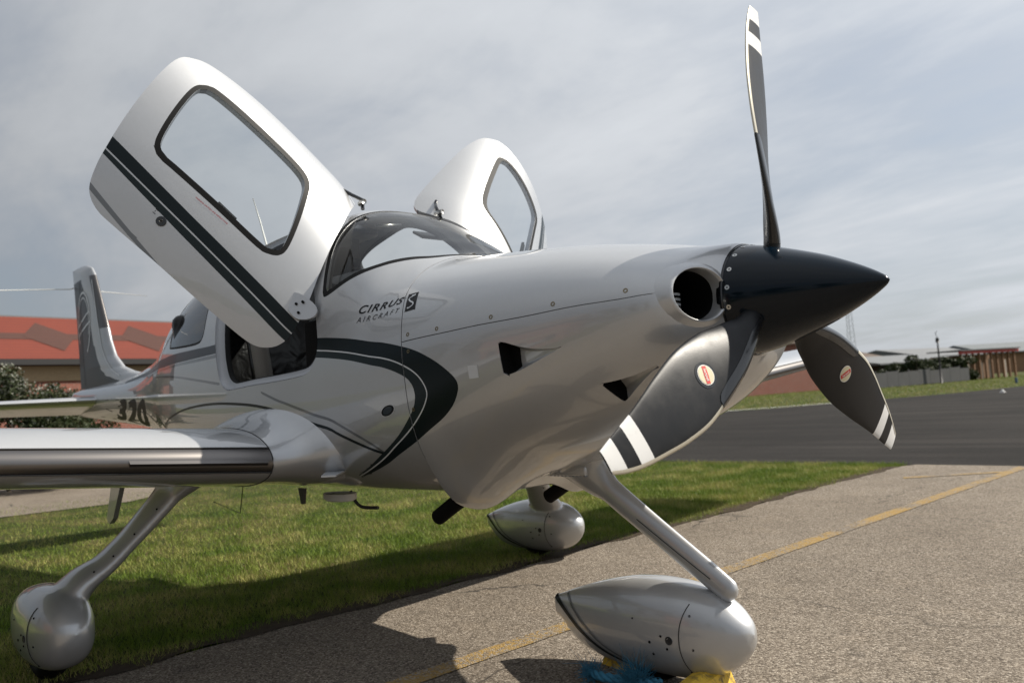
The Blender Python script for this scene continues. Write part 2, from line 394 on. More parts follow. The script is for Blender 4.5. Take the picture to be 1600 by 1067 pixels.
# ------------------------------------------------------------------ fuselage surface
ST = np.array([
(1.035, 1.514, 1.328, 1.142, .186, 2.0, 2.0), (1.020, 1.519, 1.328, 1.114, .250, 2.0, 2.0), (1.000, 1.519, 1.326, 1.090, .325, 2.0, 2.0),
(.97, 1.520, 1.320, 1.058, .385, 2.0, 2.05), (.92, 1.526, 1.312, 1.014, .425, 2.05, 2.1), (.85, 1.541, 1.300, .965, .455, 2.15, 2.15),
(.70, 1.571, 1.280, .892, .498, 2.25, 2.2), (.50, 1.605, 1.250, .826, .542, 2.3, 2.3), (.30, 1.630, 1.230, .782, .578, 2.3, 2.5),
(.10, 1.651, 1.210, .735, .605, 2.25, 2.8), (-.08, 1.668, 1.200, .672, .622, 2.2, 3.0), (-.22, 1.682, 1.190, .670, .632, 2.2, 3.0),
(-.30, 1.708, 1.180, .668, .637, 2.2, 3.0), (-.45, 1.802, 1.170, .665, .643, 2.35, 3.0), (-.60, 1.900, 1.160, .662, .647, 2.5, 3.0),
(-.75, 1.982, 1.150, .660, .650, 2.55, 3.0), (-.90, 2.033, 1.150, .660, .652, 2.5, 3.0), (-1.10, 2.062, 1.150, .660, .652, 2.5, 3.0),
(-1.50, 2.068, 1.150, .665, .645, 2.5, 2.9), (-2.00, 2.045, 1.160, .690, .610, 2.45, 2.8), (-2.50, 1.995, 1.180, .750, .550, 2.4, 2.6),
(-3.00, 1.890, 1.200, .830, .465, 2.25, 2.4), (-3.40, 1.720, 1.220, .900, .375, 2.1, 2.2), (-3.70, 1.600, 1.235, .940, .320, 2.0, 2.1),
(-4.00, 1.535, 1.245, .975, .275, 2.0, 2.1), (-4.60, 1.455, 1.265, 1.035, .215, 2.0, 2.0), (-5.40, 1.430, 1.285, 1.090, .150, 2.0, 2.0),
(-6.20, 1.415, 1.295, 1.150, .080, 2.0, 2.0), (-6.45, 1.400, 1.300, 1.180, .050, 2.0, 2.0)])[::-1]

def pchip(xs, ys, x):
    xs = np.asarray(xs, float); ys = np.asarray(ys, float); x = np.clip(np.asarray(x, float), xs[0], xs[-1])
    h = np.diff(xs); d = np.diff(ys)/h; m = np.zeros(len(xs)); m[0] = d[0]; m[-1] = d[-1]
    for i in range(1, len(xs)-1):
        if d[i-1]*d[i] > 0:
            w1 = 2*h[i]+h[i-1]; w2 = h[i]+2*h[i-1]; m[i] = (w1+w2)/(w1/d[i-1]+w2/d[i])
    i = np.clip(np.searchsorted(xs, x)-1, 0, len(h)-1); t = (x-xs[i])/h[i]
    return ys[i]*(1+2*t)*(1-t)**2+m[i]*h[i]*t*(1-t)**2+ys[i+1]*t*t*(3-2*t)+m[i+1]*h[i]*t*t*(t-1)

def sec(x):
    return [pchip(ST[:, 0], ST[:, k], x) for k in range(1, 7)]

def SP(uv, off=0.0):
    """surface point for (x, phi deg); phi 0 = starboard side, 90 = top, 180 = port"""
    uv = np.atleast_2d(np.asarray(uv, float)); x = uv[:, 0]; a = np.radians(uv[:, 1])
    zt, zc, zb, w_, nu, nl = sec(x); c, s = np.cos(a), np.sin(a); n = np.where(s >= 0, nu, nl); h = np.where(s >= 0, zt-zc, zc-zb)
    r = ((np.abs(c)/w_)**n+(np.abs(s)/h)**n)**(-1/n)
    p = np.stack([x, -r*c, zc+r*s], 1)
    if np.any(off): p = p+SN(uv, p)*np.broadcast_to(off, (len(p),))[:, None]
    return p

def FF(p):
    zt, zc, zb, w_, nu, nl = sec(p[:, 0]); u = p[:, 2] >= zc; n = np.where(u, nu, nl); h = np.where(u, zt-zc, zc-zb)
    return (np.abs(p[:, 1])/w_)**n+(np.abs(p[:, 2]-zc)/h)**n-1

def SN(uv, p=None):
    if p is None: p = SP(uv)
    e = 2e-3; g = np.stack([(FF(p+np.eye(3)[k]*e)-FF(p-np.eye(3)[k]*e)) for k in range(3)], 1)
    return g/(np.linalg.norm(g, axis=1)[:, None]+1e-12)

KS = .0108   # metres per degree, roughly
def fold(uv):
    x = uv[:, 0]; a = (uv[:, 1]+90) % 360-90; a = np.where(a > 90, 180-a, a); return np.stack([x, a*KS], 1)

def sd_poly(p, poly):
    v = np.asarray(poly, float); d = np.full(len(p), 1e9); ins = np.zeros(len(p), bool); N = len(v)
    for i in range(N):
        a, b = v[i], v[(i+1) % N]; e = b-a; q = p-a
        t = np.clip((q@e)/(e@e+1e-15), 0, 1); r = q-t[:, None]*e; d = np.minimum(d, (r*r).sum(1))
        cnd = ((a[1] > p[:, 1]) != (b[1] > p[:, 1])); dy = b[1]-a[1]
        if abs(dy) > 1e-12: ins ^= cnd & (p[:, 0] < a[0]+(p[:, 1]-a[1])/dy*e[0])
    d = np.sqrt(d); return np.where(ins, -d, d)

def sd_line(p, pts):
    v = np.asarray(pts, float); d = np.full(len(p), 1e9)
    for i in range(len(v)-1):
        a, b = v[i], v[i+1]; e = b-a; q = p-a; t = np.clip((q@e)/(e@e+1e-15), 0, 1); r = q-t[:, None]*e; d = np.minimum(d, (r*r).sum(1))
    return np.sqrt(d)

def kk(pts): return np.asarray(pts, float)*(1, KS)

# outlines on the starboard side, (x, phi)
DOOR = catmull(kk([(-1.888, 60), (-1.86, 66.5), (-1.79, 71.0), (-1.60, 75.6), (-1.31, 80.5), (-1.10, 84.0), (-1.0, 85), (-.945, 83), (-.918, 77), (-.900, 67), (-.854, 54), (-.788, 41), (-.725, 30), (-.684, 19), (-.688, 13), (-.718, 9.2), (-.77, 6.6), (-.87, 5.6),
                   (-1.10, 4.9), (-1.309, 4.6), (-1.506, 4.0), (-1.59, 4.1), (-1.652, 6.0), (-1.692, 9.4), (-1.73, 16), (-1.755, 22), (-1.832, 42)]), 5, True)
DWIN = catmull(kk([(-1.742, 56), (-1.726, 59.8), (-1.68, 62.0), (-1.515, 62.9), (-1.294, 63.3), (-1.17, 62.7), (-1.108, 60.4), (-1.065, 55.6), (-.995, 45.9), (-.956, 38.8), (-.958, 35.3), (-.993, 33.1), (-1.053, 32.0), (-1.304, 31.9), (-1.514, 31.6), (-1.585, 31.5), (-1.634, 33.2), (-1.667, 37.4), (-1.714, 47.4)]), 5, True)
RWIN = catmull(kk([(-2.06, 64), (-2.03, 55), (-2.00, 43), (-1.985, 35.4), (-2.0, 30), (-2.09, 27.9), (-2.41, 29.3), (-2.70, 32.2), (-2.76, 35), (-2.79, 42), (-2.83, 52), (-2.84, 59), (-2.78, 66), (-2.6, 69), (-2.3, 69), (-2.12, 68)]), 5, True)
WIND = np.concatenate([catmull(kk([(-.262, 100), (-.272, 90), (-.282, 78), (-.310, 64.6), (-.358, 56.5), (-.41, 49.1), (-.466, 43.7), (-.582, 36.0), (-.655, 33.1), (-.682, 34), (-.700, 38), (-.735, 46), (-.79, 57), (-.835, 68), (-.845, 80), (-.848, 90), (-.848, 100)]), 6)])
SW_O = catmull(kk([(-.76, 19.6), (-.723, 19.2), (-.403, 14.6), (-.088, 7.1), (.048, 2.0), (.143, -4.0), (.190, -9.6), (.163, -15.0), (.102, -19.1), (.012, -22.6), (-.092, -26.2), (-.243, -30.3), (-.43, -34.8), (-.60, -38.3)]), 6)
SW_M = catmull(kk([(-.76, 15.3), (-.729, 14.8), (-.444, 10.2), (-.203, 4.5), (-.088, .5), (-.01, -4.0), (.029, -9.3), (.016, -13.4), (-.039, -18.3), (-.13, -23.1), (-.279, -28.5), (-.45, -33.6), (-.60, -37.5)]), 6)
SW_I = catmull(kk([(-.76, 12.7), (-.728, 12.2), (-.443, 7.4), (-.234, 2.1), (-.107, -2.4), (-.054, -5.8), (-.035, -10.1), (-.056, -14.9), (-.133, -20.6), (-.216, -24.6), (-.32, -28.0), (-.45, -32.4), (-.60, -36.7)]), 6)
P_SW1 = np.concatenate([SW_O, SW_M[::-1]]); P_SW2 = np.concatenate([SW_M, SW_I[::-1]])
LINE_A = catmull(kk([(-3.3, -34), (-3.0, -22), (-2.721, -12.6), (-2.29, -5.2), (-1.853, -2.3), (-1.488, -2.8), (-1.12, -6.1), (-.693, -14.1), (-.551, -18.9), (-.394, -24.8), (-.304, -27.9)]), 6)
LINE_B = catmull(kk([(-1.20, 1.0), (-1.05, -2.8), (-.946, -4.9), (-.682, -10.7), (-.566, -14.2), (-.378, -22.6), (-.300, -27.5)]), 6)
LINE_C = catmull(kk([(-3.2, 19), (-2.576, 14.4), (-2.148, 11), (-1.70, 7.0)]), 6)
RS1 = kk([(-1.68, 25.1), (-1.881, 25.2), (-2.319, 26.6), (-2.878, 29.2), (-3.3, 32.5), (-3.9, 39), (-4.5, 42), (-4.5, 33), (-3.9, 31), (-3.2, 25.3), (-2.839, 22.8), (-2.302, 21.6), (-1.871, 21.2), (-1.68, 21.1)])
RS2 = kk([(-1.68, 20.7), (-1.871, 20.8), (-2.302, 21.2), (-2.839, 22.4), (-3.2, 24.7), (-3.9, 29.8), (-4.3, 30), (-3.9, 27), (-3.2, 22.8), (-2.832, 20.6), (-2.298, 19.7), (-1.868, 19.2), (-1.68, 19.1)])
D_S1 = kk([(-2.0, 27.1), (-1.751, 26.4), (-1.321, 24.9), (-.868, 23.9), (-.6, 23.0), (-.6, 18.8), (-.917, 20.0), (-1.273, 21.0), (-1.736, 22.2), (-2, 22.9)])
D_S2 = kk([(-2.0, 22.3), (-1.736, 21.7), (-1.273, 20.5), (-.917, 19.5), (-.6, 18.3), (-.6, 15.0), (-.955, 16.6), (-1.306, 17.9), (-1.731, 20.0), (-2, 21.2)])
D_G = kk([(-1.80, 11.0), (-1.690, 9.7), (-1.459, 6.9), (-1.182, 3.8), (-1.05, 2.3), (-1.1, 1.2), (-1.210, 2.8), (-1.474, 5.4), (-1.674, 7.6), (-1.80, 9.0)])
SEAM = catmull(kk([(-.262, 100), (-.262, 70), (-.255, 60), (-.243, 50), (-.215, 39), (-.175, 28), (-.131, 18.5), (-.102, 9), (-.089, -.4), (-.081, -10.4), (-.074, -20.3), (-.074, -28), (-.078, -40), (-.08, -60), (-.08, -100)]), 5)
SPLIT = catmull(kk([(1.04, 3.2), (.963, 4.0), (.866, 4.9), (.589, 7.4), (.351, 8.5), (.096, 9.2), (-.10, 8.9)]), 6)
VENT1 = np.concatenate([catmull(kk([(.388, 1.2), (.390, -2), (.393, -6), (.397, -10.9)]), 6)[:-1], catmull(kk([(.397, -10.9), (.43, -10.9), (.487, -10.1), (.55, -8.7), (.60, -7.7), (.634, -7.0)]), 6)[:-1], catmull(kk([(.634, -7.0), (.60, -6.3), (.55, -5.0), (.48, -2.5), (.42, .2), (.388, 1.2)]), 6)[:-1]])
VENT2 = np.concatenate([catmull(kk([(.722, -25), (.733, -29), (.743, -33), (.752, -37.2)]), 6)[:-1], catmull(kk([(.752, -37.2), (.775, -36), (.81, -33.2), (.858, -29.9), (.89, -28.0), (.912, -26.8)]), 6)[:-1], catmull(kk([(.912, -26.8), (.88, -26.7), (.83, -26.7), (.77, -26.0), (.722, -25)]), 6)[:-1]])

def d_inlet(uv):
    p = SP(uv); d = np.sqrt(((np.abs(p[:, 1])-.268)/.108)**2+((p[:, 2]-1.338)/.084)**2)-1
    return np.where(p[:, 0] > .80, d*.09, 1.0)

def seam_x(phi_k):
    o = np.argsort(SEAM[:, 1]); return np.interp(phi_k, SEAM[o, 1], SEAM[o, 0])
def split_phi(x):
    o = np.argsort(SPLIT[:, 0]); return np.interp(x, SPLIT[o, 0], SPLIT[o, 1])

FUN = {
 'door': lambda u, q: sd_poly(q, DOOR), 'dwin': lambda u, q: sd_poly(q, DWIN), 'rwin': lambda u, q: sd_poly(q, RWIN),
 'wind': lambda u, q: sd_poly(q, WIND), 'sw1': lambda u, q: sd_poly(q, P_SW1), 'sw2': lambda u, q: sd_poly(q, P_SW2),
 'la': lambda u, q: sd_line(q, LINE_A), 'lb': lambda u, q: sd_line(q, LINE_B), 'lc': lambda u, q: sd_line(q, LINE_C), 'lm': lambda u, q: sd_line(q, SW_M),
 'lac': lambda u, q: q[:, 1]-np.interp(q[:, 0], LINE_A[:, 0], LINE_A[:, 1]), 'lbc': lambda u, q: q[:, 1]-np.interp(q[:, 0], LINE_B[:, 0], LINE_B[:, 1]), 'lcc': lambda u, q: q[:, 1]-np.interp(q[:, 0], LINE_C[:, 0], LINE_C[:, 1]),
 'rs1': lambda u, q: sd_poly(q, RS1), 'rs2': lambda u, q: sd_poly(q, RS2), 'ds1': lambda u, q: sd_poly(q, D_S1), 'ds2': lambda u, q: sd_poly(q, D_S2), 'dg': lambda u, q: sd_poly(q, D_G),
 'seam': lambda u, q: q[:, 0]-seam_x(q[:, 1]), 'split': lambda u, q: np.where(q[:, 0] > -.3, q[:, 1]-split_phi(q[:, 0]), 1.0),
 'v1': lambda u, q: sd_poly(q, VENT1), 'v2': lambda u, q: sd_poly(q, VENT2), 'inlet': lambda u, q: d_inlet(u),
}
def fv(key, uv, q=None):
    return FUN[key](uv, fold(uv) if q is None else q)

def cut(uv, tri, key, level, box=None):
    """split triangles along FUN[key] == level"""
    f = np.full(len(uv), 9.0); q = fold(uv)
    m = np.ones(len(uv), bool)
    if box is not None: m = (q[:, 0] > box[0]) & (q[:, 0] < box[1]) & (q[:, 1] > box[2]*KS) & (q[:, 1] < box[3]*KS)
    if m.any(): f[m] = fv(key, uv[m], q[m])-level
    inb = m[tri].all(1)
    s = f > 0; cs = s[tri].sum(1); cr = np.where((cs > 0) & (cs < 3) & inb)[0]
    if len(cr) == 0: return uv, tri
    ed = set()
    for t in tri[cr]:
        for i in range(3):
            a, b = int(t[i]), int(t[(i+1) % 3])
            if s[a] != s[b]: ed.add((min(a, b), max(a, b)))
    ed = list(ed); A = np.array([e[0] for e in ed]); B = np.array([e[1] for e in ed])
    lo, hi = uv[A].copy(), uv[B].copy(); sl = s[A]
    t0 = np.zeros(len(A)); t1 = np.ones(len(A)); f0 = f[A]; f1 = f[B]
    for it in range(9):
        tm = .5*(t0+t1) if it % 2 else np.clip(t0+(t1-t0)*f0/(f0-f1+1e-15), t0+.02*(t1-t0), t1-.02*(t1-t0))
        fm_ = fv(key, lo+(hi-lo)*tm[:, None])-level; sm = fm_ > 0; same = sm == sl
        t0 = np.where(same, tm, t0); f0 = np.where(same, fm_, f0); t1 = np.where(same, t1, tm); f1 = np.where(same, f1, fm_)
    tm = np.clip(.5*(t0+t1), .015, .985); newp = lo+(hi-lo)*tm[:, None]
    idx = {e: len(uv)+k for k, e in enumerate(ed)}
    nt = []
    for t in tri[cr]:
        a, b, c = map(int, t); sg = (s[a], s[b], s[c])
        for _ in range(3):
            if s[b] == s[c]: break
            a, b, c = b, c, a
        ab = idx[(min(a, b), max(a, b))]; ac = idx[(min(a, c), max(a, c))]
        nt += [(a, ab, ac), (ab, b, c), (ab, c, ac)]
    keep = np.ones(len(tri), bool); keep[cr] = False
    return np.concatenate([uv, newp]), np.concatenate([tri[keep], np.array(nt, dtype=int)])

# parameter grid over the whole hull
xs = np.unique(np.round(np.concatenate([np.linspace(-6.45, -3.2, 34), np.linspace(-3.2, -.9, 60), np.linspace(-.9, .3, 80), np.linspace(.3, .9, 26), np.linspace(.9, 1.0, 9), np.linspace(1.0, 1.035, 6)]), 4))
NP = 216; phis = -90+np.arange(NP+1)*360/NP
UV = np.array([(x, p) for x in xs for p in phis]); TRI = []
for i in range(len(xs)-1):
    for j in range(NP):
        a = i*(NP+1)+j; b = a+NP+1
        TRI += [(a, b, b+1), (a, b+1, a+1)] if (i+j) % 2 else [(a, b, a+1), (b, b+1, a+1)]
TRI = np.array(TRI)
G = .0022
for key, lv, bx in [('seam', G, (-.4, .05, -95, 95)), ('seam', -G, (-.4, .05, -95, 95)), ('split', .0018, (-.12, 1.04, -8, 20)), ('split', -.0018, (-.12, 1.04, -8, 20)),
                    ('inlet', 0, (.8, 1.04, -60, 60)), ('v1', 0, (.33, .70, -15, 6)), ('v2', 0, (.66, .96, -42, -20)),
                    ('wind', 0, (-.95, -.2, 25, 95)), ('wind', -.022, (-.95, -.2, 25, 95)), ('rwin', 0, (-3, -1.9, 22, 75)), ('rwin', -.012, (-3, -1.9, 22, 75)),
                    ('door', .004, (-2, -.6, 0, 90)), ('door', 0, (-2, -.6, 0, 90)), ('dwin', 0, (-1.85, -.85, 25, 75)), ('dwin', -.021, (-1.85, -.85, 25, 75)),
                    ('sw1', 0, (-.8, .3, -45, 25)), ('sw2', 0, (-.8, .3, -45, 25)), ('lm', .0026, (-.8, .3, -40, 25)), ('lac', 0, (-3.4, -.25, -40, 4)), ('lbc', 0, (-1.3, -.25, -32, 6)), ('lcc', 0, (-3.3, -1.65, 3, 25)), ('la', .0065, (-3.5, -.25, -40, 4)), ('lb', .006, (-1.4, -.25, -32, 4)), ('lc', .007, (-3.4, -1.65, 3, 25)),
                    ('rs1', 0, (-4.7, -1.6, 15, 48)), ('rs2', 0, (-4.7, -1.6, 15, 48)), ('ds1', 0, (-2, -.6, 10, 32)), ('ds2', 0, (-2, -.6, 10, 32)), ('dg', 0, (-1.9, -1.0, 0, 14))]:
    UV, TRI = cut(UV, TRI, key, lv, bx)
CE = UV[TRI].mean(1); QC = fold(CE)
D = {}
def reg(key, bx):
    r = np.full(len(CE), 9.0); m = (QC[:, 0] > bx[0]) & (QC[:, 0] < bx[1]) & (QC[:, 1] > bx[2]*KS) & (QC[:, 1] < bx[3]*KS)
    if m.any(): r[m] = fv(key, CE[m], QC[m])
    D[key] = r
for k_, b_ in dict(seam=(-9, 9, -99, 99), split=(-.3, 1.1, -99, 99), inlet=(.8, 1.1, -60, 60), v1=(.33, .7, -15, 6), v2=(.66, .96, -42, -20), wind=(-.95, -.2, 25, 95), rwin=(-3, -1.9, 22, 75),
                   door=(-2, -.6, 0, 90), dwin=(-1.85, -.85, 25, 75), sw1=(-.8, .3, -45, 25), sw2=(-.8, .3, -45, 25), lm=(-.8, .3, -40, 25), la=(-3.5, -.25, -40, 4), lb=(-1.4, -.25, -32, 4), lc=(-3.4, -1.65, 3, 25),
                   rs1=(-4.7, -1.6, 15, 48), rs2=(-4.7, -1.6, 15, 48), ds1=(-2, -.6, 10, 32), ds2=(-2, -.6, 10, 32), dg=(-1.9, -1.0, 0, 14)).items(): reg(k_, b_)
D['seam'] = np.where(np.abs(QC[:, 0]) < 9, QC[:, 0]-seam_x(QC[:, 1]), 0)
PTS = SP(UV); NRM = SN(UV, PTS)
# moulded exhaust outlets: the cowl belly swells downwards towards its trailing edge
def swell(p):
    g = np.clip((.36-p[:, 0])/.43, 0, 1); g = g*g*(3-2*g); g = np.where(p[:, 0] > seam_x(-45*KS)-.004, g, 0)
    lat = np.exp(-np.abs((np.abs(p[:, 1])-.345)/.165)**3.2); low = np.clip((.98-p[:, 2])/.22, 0, 1); low = low*low*(3-2*low)
    return p-np.stack([0*g, 0*g, .074*g*lat*low], 1)
def with_swell(p, n):
    q = swell(p); k = np.abs(q-p).sum(1) > 1e-6
    if k.any():
        t1 = np.cross(n[k], [1., 0, 0]); t1 /= np.linalg.norm(t1, axis=1)[:, None]+1e-9; t2 = np.cross(n[k], t1); e = 1e-3
        a1 = swell(p[k]+t1*e)-swell(p[k]-t1*e); a2 = swell(p[k]+t2*e)-swell(p[k]-t2*e); g = np.cross(a1, a2); g /= np.linalg.norm(g, axis=1)[:, None]+1e-12
        g *= np.sign((g*n[k]).sum(1))[:, None]; n = n.copy(); n[k] = g
    return q, n
fr_v = np.zeros(len(UV), bool); fr_v[TRI[D['seam'] > G].ravel()] = True
q_, n_ = with_swell(PTS[fr_v], NRM[fr_v]); PTS[fr_v] = q_; NRM[fr_v] = n_
star = np.cos(np.radians(CE[:, 1])) > 0

HM = ['silver', 'seam', 'stripe_black', 'stripe_dark', 'line_white', 'stripe_grey', 'stripe_slate', 'black_rubber']
cmat = np.zeros(len(CE), int)
cmat[(D['lc'] < .007)] = 5; cmat[(D['lb'] < .006)] = 5; cmat[(D['la'] < .0065)] = 2
cmat[D['rs2'] < 0] = 5; cmat[D['rs1'] < 0] = 6
cmat[D['sw2'] < 0] = 3; cmat[D['sw1'] < 0] = 2; cmat[(D['lm'] < .0026) & ((D['sw1'] < .003) | (D['sw2'] < .003)) & (QC[:, 0] > -.75)] = 4
dm = (D['door'] < .004); cmat[dm] = 0
cmat[dm & (D['dg'] < 0)] = 5; cmat[dm & (D['ds2'] < 0)] = 3; cmat[dm & (D['ds1'] < 0)] = 2
cmat[(D['rwin'] < 0)] = 7; cmat[D['wind'] < 0] = 7; cmat[dm & (D['dwin'] < 0)] = 7
inlet = D['inlet'] < 0; v12 = (D['v1'] < 0) | (D['v2'] < 0)
glass_w = D['wind'] < -.022; glass_r = D['rwin'] < -.012; door_ = D['door'] < 0; gap = (D['door'] >= 0) & (D['door'] < .004)
seam_b = (np.abs(D['seam']) < G); front = D['seam'] > 0
split_b = (np.abs(D['split']) < .0018) & (D['seam'] > -G) & (np.abs(QC[:, 1]) < 25*KS)

def sub(mask, extra=0.0, mirror=False):
    t = TRI[mask]; ids, inv = np.unique(t, return_inverse=True); return PTS[ids]+NRM[ids]*extra, inv.reshape(-1, 3), NRM[ids], ids

def boundary(faces):
    cnt = {}
    for f in faces:
        for i in range(3):
            a, b = int(f[i]), int(f[(i+1) % 3]); cnt[(a, b)] = 1
    return [e for e in cnt if (e[1], e[0]) not in cnt]

def thicken(v, f, n, th, mo, mi, mr):
    N = len(v); V = np.concatenate([v, v-n*th]); FA = [tuple(x) for x in f]; FB = [(x[0]+N, x[2]+N, x[1]+N) for x in f]
    be = boundary(f); FR = [(b, a, a+N, b+N) for a, b in be]
    return V, FA+FB+FR, list(mo)+[mi]*len(FB)+[mr]*len(FR)

# ------------------------------------------------------------------ aeroplane
AP = empty('airplane', (0, 0, 0)); tag(AP, 'silver single-engine light airplane with both cabin doors swung open', 'airplane')

hole = inlet | v12 | glass_w | glass_r | door_ | gap
# flip winding: triangles must face outwards
def outward(v, f, n):
    a, b, c = v[f[:, 0]], v[f[:, 1]], v[f[:, 2]]; g = np.cross(b-a, c-a); s = (g*(n[f].mean(1))).sum(1) < 0; f = f.copy(); f[s] = f[s][:, ::-1]; return f

def panel(name, mask, th, matidx, rim=0):
    v, f, n, ids = sub(mask); f = outward(v, f, n)
    V, FA, M = thicken(v, f, n, th, matidx[mask], 0, rim)
    nn = np.concatenate([n, -n])
    o = mesh_obj(name, V, FA, HM, AP, M, True)
    me = o.data
    ln = np.zeros((len(me.loops), 3)); li = np.zeros(len(me.loops), int); me.loops.foreach_get('vertex_index', li)
    nf = len(f)*3
    ln[:2*nf] = nn[li[:2*nf]]
    for p in me.polygons:
        if p.index >= 2*len(f):
            for l in p.loop_indices: ln[l] = p.normal
    me.normals_split_custom_set([tuple(x) for x in ln]); return o

body = ~hole & ~front & ~seam_b; cowl = ~hole & front & ~seam_b & ~split_b
seammask = (seam_b | split_b) & ~hole
fus = panel('fuselage', body, .012, cmat, 0)
ucowl = panel('upper_cowl', cowl & (D['split'] > 0), .008, cmat, 0)
lcowl = panel('lower_cowl', cowl & (D['split'] <= 0), .008, cmat, 0)
v, f, n, _ = sub(seammask, -.0035); mesh_obj('panel_gap', v, outward(v, f, n), 'seam', AP)

# windshield and rear windows
def pane(name, mask, m, inset, par=AP):
    v, f, n, _ = sub(mask, -inset); return mesh_obj(name, v, outward(v, f, n), m, par, None, True, n)
pane('windshield', glass_w, 'glass_windshield', .002)
pane('rear_window', glass_r & star, 'glass_smoke', .003); pane('rear_window', glass_r & ~star, 'glass_smoke', .003)

# cabin lining, offset inwards, same openings
lin0 = (QC[:, 0] < -.30) & (QC[:, 0] > -3.3) & ~hole & ~seam_b
lin = lin0 & (QC[:, 1] > 36*KS); lin2 = lin0 & (QC[:, 1] <= 36*KS)
v, f, n, _ = sub(lin2, -.03); mesh_obj('side_lining', v, outward(v, f, n), 'carpet', AP, None, True, n)
v, f, n, _ = sub(lin, -.03); mesh_obj('cabin_lining', v, outward(v, f, n), 'headliner', AP, None, True, n)

# doors
HA = np.array([-.712, -.650, 1.510]); HK = np.array([-.253, .600, .759]); HK /= np.linalg.norm(HK); HT = 1.3293
def rodr(k, a):
    K = np.array([[0, -k[2], k[1]], [k[2], 0, -k[0]], [-k[1], k[0], 0]]); return np.eye(3)+math.sin(a)*K+(1-math.cos(a))*K@K
DR_S = rodr(HK, HT); DR_P = rodr(HK, 1.228); MIR = np.diag([1., -1., 1.])
def dpose(p, port):
    p = np.atleast_2d(p)
    return ((p@MIR-HA)@DR_P.T+HA)@MIR if port else (p-HA)@DR_S.T+HA
def dvec(n, port): return (n@MIR)@DR_P.T@MIR if port else n@DR_S.T

